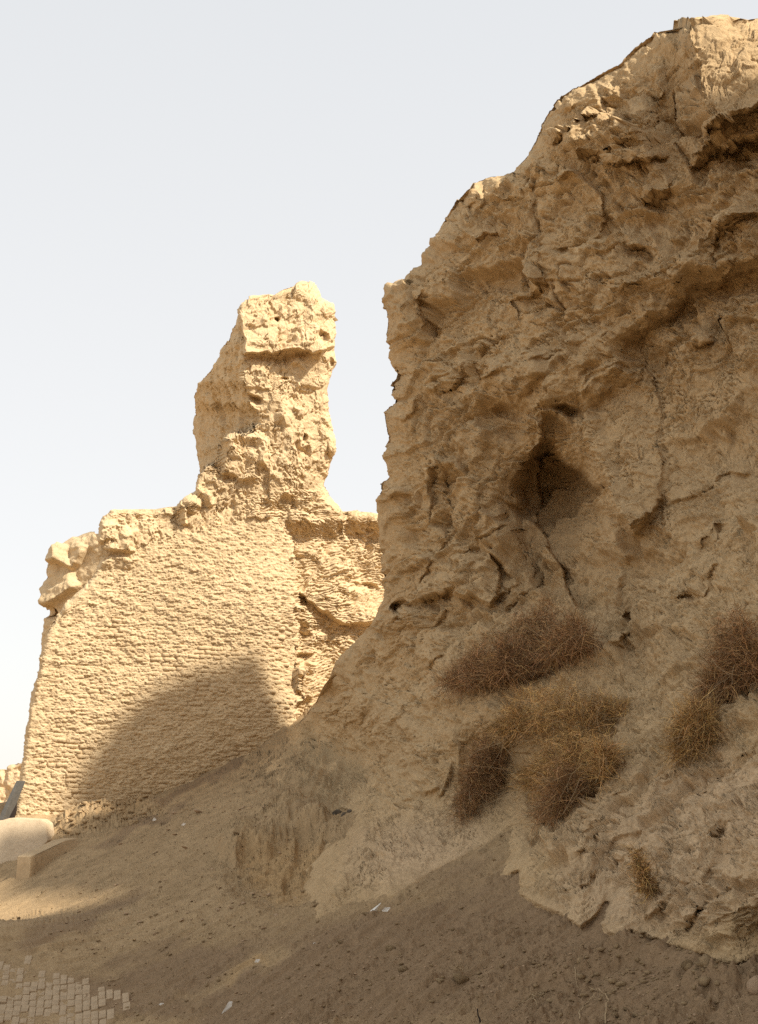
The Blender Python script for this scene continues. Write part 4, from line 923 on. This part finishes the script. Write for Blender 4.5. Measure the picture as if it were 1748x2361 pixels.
def thing(name, V_, F_, mat, loc, rot, scale, label, cat, group=None, smooth=False):
    me = mesh_np(name, V_, F_, mat, smooth=smooth); o = link(name, me, None, label, cat, group); o.location = loc; o.rotation_euler = rot; o.scale = scale; return o
def stone(px, py, s, sx, sy, sz, label, mat=M_STONE, seed=1, rz=0, name='stone', cat='stone', group='loose stones on the slope', tilt=0):
    V_, F_ = ico(seed, 2, sx, sy, sz); g = ground_at(px, py); sc = s*g.y/F
    return thing(name, V_, F_, mat, g+Vector((0, 0, sc*sz*0.25)), (math.radians(-12)+tilt, math.radians(20)*(1 if tilt == 0 else 1), math.radians(rz)), (sc, sc, sc), label, cat, group)
stone(402, 1879, 8, 1, 0.7, 0.5, 'pale angular stone, uppermost on the slope below the brick wall', M_FLAT, 1, 20)
stone(462, 1871, 17, 1, 0.55, 0.25, 'flat pale stone lying beside the small heap of twigs on the slope', M_FLAT, 2, 10)
stone(430, 1957, 13, 1, 0.4, 0.2, 'long thin pale stone lying mid-slope below the tower', M_FLAT, 3, 35)
stone(495, 1860, 9, 1, 0.5, 0.3, 'small pale stone nearest the grey-crusted foot of the cliff', M_FLAT, 4, 30)
stone(533, 2094, 11, 1, 0.6, 0.25, 'reddish flat stone on bare earth below the ochre hollow', M_FLAT, 5, 5)
stone(545, 1952, 11, 1, 0.5, 0.35, 'dark flat stone casting a small shadow above the ochre hollow', M_STONE, 6, 10)
stone(848, 2122, 19, 1, 0.35, 0.3, 'long grey stone lying under the pair of white scraps', M_STONE, 7, 20)
stone(852, 2168, 13, 1, 0.4, 0.25, 'smooth pale grey flat stone on the sand in front of the cliff', M_KERB, 8, 25)
stone(787, 2185, 11, 1, 0.7, 0.6, 'rounded dark grey stone on the sand left of the flat grey one', M_STONE, 9, 0)
stone(900, 2190, 13, 1, 0.7, 0.7, 'lumpy brown clod at the head of a line of crumbs', M_STONE, 10, 0, name='clod', cat='clod')
stone(930, 2238, 14, 1, 0.8, 0.7, 'large dark clod lying in the middle of the foreground sand', M_STONE, 11, 30, name='clod', cat='clod')
stone(1062, 2262, 26, 1, 0.6, 0.5, 'biggest brown clod in the foreground with straw lying over it', M_STONE, 12, 15, name='clod', cat='clod')
stone(1590, 2250, 22, 1, 0.7, 0.7, 'dark crumbling clod below the foot of the sloping cliff', M_STONE, 13, 15, name='clod', cat='clod')
stone(1640, 2248, 20, 1, 0.6, 0.6, 'brown crumbling clod beside the darker one at the cliff foot', M_STONE, 14, -15, name='clod', cat='clod')
stone(1745, 2300, 22, 1, 1, 1.1, 'pale upright block cut by the right edge of the picture', M_FLAT, 15, 15)
stone(1418, 2338, 12, 1, 0.8, 0.7, 'dark clod near the lower edge under the dry roots', M_STONE, 16, 15, name='clod', cat='clod')
stone(1445, 2330, 9, 1, 0.8, 0.7, 'small dark clod right beside the dry roots', M_STONE, 18, 15, name='clod', cat='clod')
stone(1625, 2302, 10, 1, 0.5, 0.4, 'flat brown stone alone on the sand below the crumbling clods', M_STONE, 17, 15)
for i, (px, py, s) in enumerate([(778, 1874, 13), (795, 1884, 15), (806, 1872, 11), (785, 1892, 10), (768, 1880, 9)]):
    p, n = cliff_at(px, py); V_, F_ = ico(60+i, 2, 1, 0.8, 0.8); sc = s*p.y/F
    lb = ['dark lump at the top left of the dark heap under the grey crust', 'largest dark lump of the heap under the grey crust', 'dark lump tucked against the cliff in the dark heap', 'lowest dark lump of the heap under the grey crust', 'outermost small dark lump of the heap under the grey crust'][i]
    q = ground_at(px, py); thing('clod', V_, F_, M_DARKCLOD, p.lerp(p, 0)+Vector((0, -0.05, 0)), (0.3*i, 0.2, i), (sc, sc, sc), lb, 'clod', 'dark lumps under the grey crust')

# white scraps: thin bent sheets
def scrap(px, py, pts, label, lift=0.03, onto=None, th=0.004):
    g = ground_at(px, py) if onto is None else onto; sc = g.y/F
    V_ = []
    for k, (a, b) in enumerate(pts): V_.append((a*sc, -0.02*(k % 2)+0.2*b*sc, -b*sc))
    n = len(V_); V_ += [(x_, y_+th, z_+th) for x_, y_, z_ in V_]
    F_ = [tuple(range(n)), tuple(range(2*n-1, n-1, -1))]+[(i, (i+1) % n, n+(i+1) % n, n+i) for i in range(n)]
    me = bpy.data.meshes.new('white_scrap'); me.from_pydata(V_, [], F_); me.materials.append(M_PAPER)
    o = link('white_scrap', me, None, label, 'scrap', 'white scraps littering the slope'); o.location = g+Vector((0, -0.04, lift)); return o
scrap(866, 2112, [(-12, 6), (12, -12), (1, 6), (-4, 4)], 'white triangular scrap above the long grey stone, pointing up-slope')
scrap(891, 2114, [(-9, 4), (-4, -3), (9, -4), (3, 4)], 'white scrap shaped like a parallelogram beside the triangular one')
scrap(527, 2325, [(-13, 13), (3, -12), (10, -12), (9, -3), (2, 4)], 'largest white scrap, a pointed shard low on the sand', 0.04)
scrap(595, 2220, [(-6, 3), (-2, -3), (6, -3), (2, 3)], 'small white scrap on the pale patch of bare clay')
scrap(372, 2318, [(-5, 2), (0, -2), (6, -1), (1, 2)], 'small white scrap closest to the edge of the block pavement')
scrap(356, 1896, [(-4, 2), (0, -4), (5, 0), (2, 3)], 'small white scrap on the slope below the brick wall')
scrap(424, 1900, [(-5, 2), (0, -3), (5, -1), (1, 3)], 'small crumpled white scrap below the little twig heap')
scrap(726, 2184, [(-3, 1.5), (0, -2), (3, 0)], 'tiny white scrap on the sand left of the dark rounded stone')
scrap(1163, 1553, [(-4, 3), (-2, -4), (4, -3), (3, 3)], 'white scrap caught at the foot of the large upper bush', onto=cliff_at(1163, 1553)[0]+Vector((-0.15, -0.45, 0.0)))
scrap(1136, 1574, [(-3, 2), (0, -3), (3, 1)], 'tiny white scrap below the other one under the upper bush', onto=cliff_at(1136, 1574)[0]+Vector((-0.12, -0.35, 0.0)))

# ---- thin curved twigs
def tube(pts, r0, r1, n=5):
    pts = [Vector(p) for p in pts]; V_, F_ = [], []
    for i, p in enumerate(pts):
        t = (pts[min(i+1, len(pts)-1)]-pts[max(i-1, 0)]).normalized(); a = t.orthogonal().normalized(); b = t.cross(a); r = r0+(r1-r0)*i/(len(pts)-1)
        for k in range(n): V_.append((p+(a*math.cos(6.283*k/n)+b*math.sin(6.283*k/n))*r)[:])
    for i in range(len(pts)-1):
        for k in range(n): F_.append((i*n+k, i*n+(k+1) % n, (i+1)*n+(k+1) % n, (i+1)*n+k))
    return np.array(V_), np.array(F_)
def stick(pxpts, r_px, label, mat=M_STRAW, lift=0.02, name='twig', cat='twig', group='dry twigs lying on the slope', surf='g', ends=None):
    fine = []
    for a, b in zip(pxpts[:-1], pxpts[1:]):
        for k in range(4): fine.append((a[0]+(b[0]-a[0])*k/4, a[1]+(b[1]-a[1])*k/4))
    fine.append(pxpts[-1]); W = []
    for k, (x_, y_) in enumerate(fine):
        g = ground_at(x_, y_) if surf == 'g' else cliff_at(x_, y_)[0]+cliff_at(x_, y_)[1]*0.05
        W.append(g+Vector((0, 0, lift+0.006*math.sin(k*1.7))))
    if surf == 'g':
        z0 = [w.z for w in W]
        for k in range(1, len(W)-1): W[k].z = max(W[k].z, (z0[k-1]+z0[k+1])/2)
    r = r_px*W[0].y/F; o0 = W[0]; V_, F_ = tube([w-o0 for w in W], r, r*0.5)
    o = link(name, mesh_np(name, V_, F_, mat), None, label, cat, group); o.location = o0; return o
stick([(1337, 2353), (1336, 2335), (1345, 2318), (1368, 2297), (1376, 2288)], 1.6, 'long pale curved root arching down to the lower edge')
stick([(1396, 2361), (1398, 2335), (1404, 2315), (1396, 2302), (1382, 2288), (1358, 2283)], 1.5, 'pale wavy root that forks beside the arching one')
stick([(1404, 2305), (1413, 2295), (1421, 2284)], 1.3, 'short pale side root pointing up to the right of the fork')
stick([(1228, 2292), (1230, 2308), (1241, 2322)], 1.4, 'hooked pale root in the tangle of dry grass')
stick([(1184, 2330), (1200, 2312), (1232, 2302)], 1.5, 'dark twig sticking out of the tangle of dry grass', M_STEM)
stick([(1326, 2250), (1330, 2268), (1336, 2280)], 0.9, 'thin pale stalk hanging below the dark heap of clods')
stick([(1702, 2336), (1708, 2350), (1714, 2361)], 1.0, 'thin pale stalk alone near the lower right corner')
stick([(1320, 2190), (1330, 2184), (1340, 2180)], 1.2, 'short straw-coloured twig on smooth sand below the scalloped rock edge')
stick([(1408, 2190), (1422, 2187), (1438, 2185)], 1.0, 'pale twig lying above the dark heap of clods')
stick([(1118, 2157), (1130, 2153), (1142, 2147)], 1.0, 'pale straw on the sand tongue in front of the cliff')
stick([(245, 2264), (262, 2262), (283, 2256)], 1.3, 'pale stick lying just above the edge of the block pavement')
stick([(325, 2270), (333, 2268), (341, 2265)], 1.0, 'short dark stick to the side of the pale one by the pavement', M_STEM)
stick([(85, 2066), (95, 2058), (106, 2050)], 1.2, 'pale thin stick on sunlit ground below the low kerb', lift=0.015)
stick([(370, 2200), (385, 2190), (402, 2182)], 1.0, 'dark twig pressed into the slope mid-way down', M_STEM)
stick([(478, 2172), (490, 2160), (500, 2150)], 1.0, 'reddish twig on the bare slope below the ochre hollow', M_STEM)
stick([(1655, 728), (1668, 748), (1690, 795)], 1.2, 'thin bent branch hanging from a hole in the cliff', M_STEM, surf='c', cat='branch', name='branch', group=None)
stick([(1553, 2141), (1561, 2152), (1572, 2168), (1578, 2178)], 1.7, 'dark forked stick leaning at the foot of the sloping rock', M_STEM, surf='c', group=None)
stick([(1295, 1874), (1284, 1902)][::-1], 1.1, 'single pale stalk hanging below the lowest bush', M_STRAW, surf='c', group=None)
# dark upright stick at the lower edge
g = ground_at(1108, 2362); V_, F_ = tube([(0, 0, -0.05), (-0.01, 0, 0.03), (-0.025, 0, 0.06), (-0.03, 0, 0.12)], 0.009, 0.006)
o = link('twig', mesh_np('twig', V_, F_, M_DARKWOOD), None, 'dark stick standing upright at the bottom edge of the picture', 'twig'); o.location = g

# ---- dry bushes
def ribbons(roots, dirs, length, width, curl, grav, r, seg=4):
    n = len(roots); d = dirs/np.linalg.norm(dirs, axis=1, keepdims=True); p = roots.copy(); pts = [p.copy()]
    bend = r.normal(size=(n, 3))*curl
    st = (length/seg)[:, None]
    for k in range(seg):
        d = d+bend/seg+r.normal(size=(n, 3))*curl*0.35; d[:, 2] -= grav/seg; d /= np.linalg.norm(d, axis=1, keepdims=True)
        p = p+d*st; pts.append(p.copy())
    side = np.cross(d, r.normal(size=(n, 3))); side /= np.linalg.norm(side, axis=1, keepdims=True)
    V_ = np.empty((n, 2*(seg+1), 3))
    for k, q in enumerate(pts):
        w = (width*(1-0.7*k/seg))[:, None]*0.5
        V_[:, 2*k] = q-side*w; V_[:, 2*k+1] = q+side*w
    b = (np.arange(n)*2*(seg+1))[:, None]
    F_ = np.concatenate([np.stack([b[:, 0]+2*k, b[:, 0]+2*k+1, b[:, 0]+2*k+3, b[:, 0]+2*k+2], -1) for k in range(seg)])
    return V_.reshape(-1, 3), F_
def bush(line, up_px, depth, n, label, lean=(-0.35, -0.5, 1.0), mat=M_TWIG, seed=0, tw=0.0085, ln=0.26, nstem=110, name='dry_bush', droop=0.6, cat='bush', group='dry bushes growing on the cliff', power=1.3):
    """a dry bush rooted along a line on the cliff, spreading up_px pixels out of it"""
    r = np.random.default_rng(seed)
    line = np.array(line, float); cum = np.r_[0, np.cumsum(np.hypot(*np.diff(line, axis=0).T))]
    def onl(t):
        x_ = np.interp(t*cum[-1], cum, line[:, 0]); y_ = np.interp(t*cum[-1], cum, line[:, 1]); return x_, y_
    K = 40; base = []
    for t in np.linspace(0, 1, K):
        x_, y_ = onl(t); base.append(np.array(cliff_at(x_, y_)[0]))
    base = np.array(base); root = base.mean(0); sc = root[1]/F
    lean = np.array(lean)/np.linalg.norm(lean)
    t = r.beta(1.25, 1.25, n); i = t*(K-1); i0 = np.clip(i.astype(int), 0, K-2); fr = (i-i0)[:, None]
    b = base[i0]*(1-fr)+base[i0+1]*fr
    clump = 0.62+0.38*np.clip(0.5+gn(t*7+seed*3.1, t*0+seed, 3)*1.4, 0, 1)
    hgt = up_px*sc*clump*(1-np.abs(2*t-1)**2.0*0.8)
    hh = r.random(n)**power
    out_ = r.random(n)*depth*(0.35+0.65*(1-hh))
    gx2 = gn(t*line.shape[0]*3+seed*2.7, hh*2.2+seed, 4); keep_ = (gx2+0.35*r.normal(size=n)) > -0.22-0.25*(1-hh)
    b, hgt, hh, out_ = b[keep_], hgt[keep_], hh[keep_], out_[keep_]; n = len(hh)
    start = b+lean[None]*(hh*hgt)[:, None]*0.82+np.array([-0.45, -0.85, 0.0])[None]*out_[:, None]+r.normal(size=(n, 3))*0.03
    dirs = np.array([-0.1, -0.2, 0.55])[None]+r.normal(size=(n, 3))*0.75
    L_ = ln*(0.5+r.random(n))*(0.7+0.5*(1-hh))
    V1, F1 = ribbons(start, dirs, L_, np.full(n, tw), 0.9, droop, r)
    em = bpy.data.objects.new(name, None); COL.objects.link(em); em.location = root; em['label'] = label; em['category'] = cat
    if group: em['group'] = group
    tn = np.exp(r.normal(-0.15, 0.6, n)); tn = np.clip(tn, 0.25, 2.1); tc3 = np.stack([tn, tn*(1+r.normal(0, .05, n)), tn*(1+r.normal(0, .08, n))], -1)
    link('twigs', mesh_np('twigs', V1-root, F1, mat, smooth=False, cols=np.repeat(tc3, len(V1)//n, 0)), em)
    # woody stems from the root line
    t = r.random(nstem); i = t*(K-1); i0 = np.clip(i.astype(int), 0, K-2); fr = (i-i0)[:, None]; b = base[i0]*(1-fr)+base[i0+1]*fr
    dirs = lean[None]+np.array([-0.3, -0.5, 0])[None]+r.normal(size=(nstem, 3))*0.45
    V2, F2 = ribbons(b, dirs, up_px*sc*(0.6+0.6*r.random(nstem)), np.full(nstem, 0.0085), 0.9, droop*1.2, r, 6)
    link('stems', mesh_np('stems', V2-root, F2, M_STEM, smooth=False), em)
    return em
bush([(1045, 1592), (1120, 1585), (1200, 1566), (1290, 1535), (1380, 1502)], 215, 0.55, 15000, 'largest dry brown bush filling the dark ledge below the pointed niche', seed=1, power=1.7, lean=(0.05, -0.1, 1), tw=0.0058)
bush([(1150, 1700), (1200, 1690), (1290, 1700), (1380, 1700), (1440, 1645)], 175, 0.30, 7000, 'wide wispy bush directly beneath the ledge of the largest one', seed=2, mat=M_TWIG2, tw=0.0052, power=1.0)
bush([(1215, 1815), (1270, 1825), (1340, 1815), (1400, 1790), (1420, 1750)], 175, 0.34, 8500, 'tawny bush in the middle of the gully, between the wide one and the trailing one', seed=3, mat=M_TWIG2, lean=(-0.3, -0.3, 1), tw=0.0052, power=1.1)
bush([(1260, 1905), (1310, 1880), (1375, 1825)], 130, 0.25, 4500, 'lowest bush of the gully, trailing down to a point', seed=4, mat=M_TWIG, lean=(-0.35, -0.3, 1), tw=0.0052)
bush([(1065, 1885), (1110, 1850), (1165, 1790)], 190, 0.25, 5200, 'narrow wispy brown bush standing apart on the outer side of the gully', seed=5, lean=(-0.1, -0.2, 1), tw=0.005, power=1.0)
bush([(1640, 1640), (1700, 1600), (1780, 1555)], 240, 0.4, 8500, 'tall brown bush cut by the right edge of the picture', seed=6, lean=(-0.05, -0.2, 1), tw=0.0052)
bush([(1555, 1750), (1610, 1725), (1655, 1680)], 150, 0.25, 4000, 'sparse tawny bush trailing below the tall one by the picture edge', seed=7, mat=M_TWIG2, lean=(-0.3, -0.3, 1), tw=0.0046, power=0.9)
bush([(1508, 2072), (1514, 2068), (1520, 2064)], 140, 0.12, 1900, 'small airy reddish plant fanning out alone on the lower sloping rock', seed=8, mat=M_TWIG2, lean=(-0.4, -0.3, 1), tw=0.0058, ln=0.12, nstem=40, name='dry_plant', cat='plant', group=None, power=0.7)
bush([(965, 2105), (985, 2100), (1005, 2096)], 26, 0.08, 260, 'tiny dry tuft on the sand right of the white scraps', seed=9, tw=0.003, ln=0.08, nstem=6, name='dry_plant', cat='plant', group=None)
def tuft(px, py, w, h, n, label, seed, name='dry_grass_tuft', cat='grass tuft', mat=M_STRAW, flat=1.0):
    r = np.random.default_rng(seed); g = ground_at(px, py); sc = g.y/F
    st = np.array(g)[None]+r.normal(size=(n, 3))*np.array([w*sc*0.4, w*sc*0.4, 0.005])
    st[:, 2] = [ground_at(*[float(q) for q in proj(s)]).z+0.01 for s in st] if n < 400 else st[:, 2]
    d = r.normal(size=(n, 3)); d[:, 2] = np.abs(d[:, 2])*flat
    V_, F_ = ribbons(st, d, h*sc*(0.5+r.random(n)), np.full(n, 0.0035), 1.2, 0.8, r)
    o = link(name, mesh_np(name, V_-np.array(g), F_, mat, smooth=False), None, label, cat, 'tufts of dry grass on the slope'); o.location = g; return o
tuft(1232, 2300, 34, 22, 150, 'flat tangle of dry straw around the hooked root', 21, flat=0.3)
tuft(1400, 2290, 40, 20, 120, 'straw tangled over the forking pale roots', 22, flat=0.3)
tuft(1420, 2190, 18, 12, 50, 'small straw tuft just below the scalloped edge of rock', 23, flat=0.4)
tuft(1060, 2250, 26, 20, 90, 'dry straw lying over the biggest foreground clod', 24, flat=0.5)
tuft(430, 1872, 26, 10, 110, 'small heap of brown twigs between the two pale stones', 25, mat=M_STEM, flat=0.3)
tuft(133, 1926, 16, 14, 70, 'reddish dry tuft between pale slab and low kerb', 26, mat=M_STEM)
tuft(985, 2104, 30, 12, 60, 'thin dry grass round the foot of the tiny tuft', 27, mat=M_STEM, flat=0.5)
tuft(1660, 2240, 40, 14, 40, 'few dark stalks among the crumbling clods at the cliff foot', 28, mat=M_STEM, flat=0.5)

# ---- pale slab, low kerb, leaning plank, far walls at the left edge
def prism(front, thick, bev=0.03):
    """a solid from its front outline (world points) pushed back by thick"""
    import bmesh
    f = [Vector(p) for p in front]; bm = bmesh.new()
    a = [bm.verts.new(p) for p in f]; b = [bm.verts.new(p+Vector(thick)) for p in f]; n = len(f)
    bm.faces.new(a); bm.faces.new(b[::-1])
    for i in range(n): bm.faces.new((a[i], b[i], b[(i+1) % n], a[(i+1) % n]))
    bmesh.ops.recalc_face_normals(bm, faces=bm.faces)
    bmesh.ops.bevel(bm, geom=list(bm.edges), offset=bev, segments=3, affect='EDGES', profile=0.6)
    return bm
def from_bm(name, bm, mat, **k):
    me = bpy.data.meshes.new(name); bm.to_mesh(me); bm.free(); me.materials.append(mat)
    me.polygons.foreach_set('use_smooth', np.ones(len(me.polygons), bool)); return link(name, me, **k)
from_bm('pale_slab', prism([at(a, b, c) for a, b, c in [(-70, 2025, 28.6), (-60, 1897, 29.6), (6, 1891, 29.6), (22, 1886, 29.65), (92, 1890, 29.7), (105, 1900, 29.7), (111, 1938, 29.4), (100, 1950, 29.3), (60, 1975, 29.1), (20, 1995, 28.9), (-10, 2025, 28.6)]], (0.05, 0.5, 0.02), 0.03), M_PALE,
        label='pale rounded slab leaning at the foot of the brick wall in the sun', cat='slab')
kerb = from_bm('low_kerb', prism([at(a, b, c) for a, b, c in [(67, 2034, 26.9), (71, 1975, 27.0), (110, 1958, 27.75), (150, 1938, 28.3), (178, 1932, 28.7), (186, 1960, 28.6), (150, 2000, 28.0), (110, 2025, 27.5)]], (-0.33, 0.25, 0.0), 0.02), M_KERB,
        label='low grey-brown kerb block half buried in the slope beside the pale slab', cat='kerb')
bm = prism([at(a, b, c) for a, b, c in [(-22, 1925, 31.0), (38, 1800, 31.1), (43, 1800, 31.1), (-10, 1930, 31.0)]], (0.1, 0.25, 0.0), 0.01)
pl = bpy.data.objects.new('leaning_plank', None); COL.objects.link(pl); pl['label'] = 'grey weathered plank with a dark board leaning against the corner of the brick wall'; pl['category'] = 'plank'
from_bm('plank', bm, M_TIMBER, parent=pl)
from_bm('board', prism([at(a, b, c) for a, b, c in [(-8, 1925, 31.25), (38, 1812, 31.3), (36, 1870, 31.3), (29, 1892, 31.25), (18, 1900, 31.2)]], (0.0, 0.12, 0.0), 0.008), M_DARKWOOD, parent=pl)
def far_wall(name, pts, right, Yd, thick, label, seed, hyb=0.5):
    P, N, U, V, A, AF = relief(pts, float(right), pts[0][1]+0.3, 1990, 130, 90, lambda px, py: Yd+0*px-(py-1900)*0.004, F/Yd, left_wrap=((0.1, 1, 0), 8, thick), right_wrap=((0, 1, 0), 8, thick), round_l=(10, 0.5))
    u, v = U*Yd/F, V*Yd/F; f1, _ = facets(u*1.2, v*1.2, seed, 0.5, 0.6, 0.2); D = 0.22*f1+0.12*fbm(u*2, v*2, 4, seed+3)
    return link(name, mesh_np(name, (P+N*(D*A)[..., None]).reshape(-1, 3), grid_faces(*U.shape), M_FAR), None, label, 'wall')
far_wall('earth_wall', [(35, 1760), (26, 1762), (17, 1770), (13, 1785), (10, 1850), (-40, 1880), (-60, 1990)], 140, 62, 4, 'tall rounded stump of a pale earth wall far behind the leaning plank', 501)
far_wall('earth_wall', [(12, 1777), (-10, 1778), (-60, 1782), (-140, 1790), (-150, 1990)], 60, 75, 4, 'lower stretch of pale earth wall behind the rounded stump', 511)
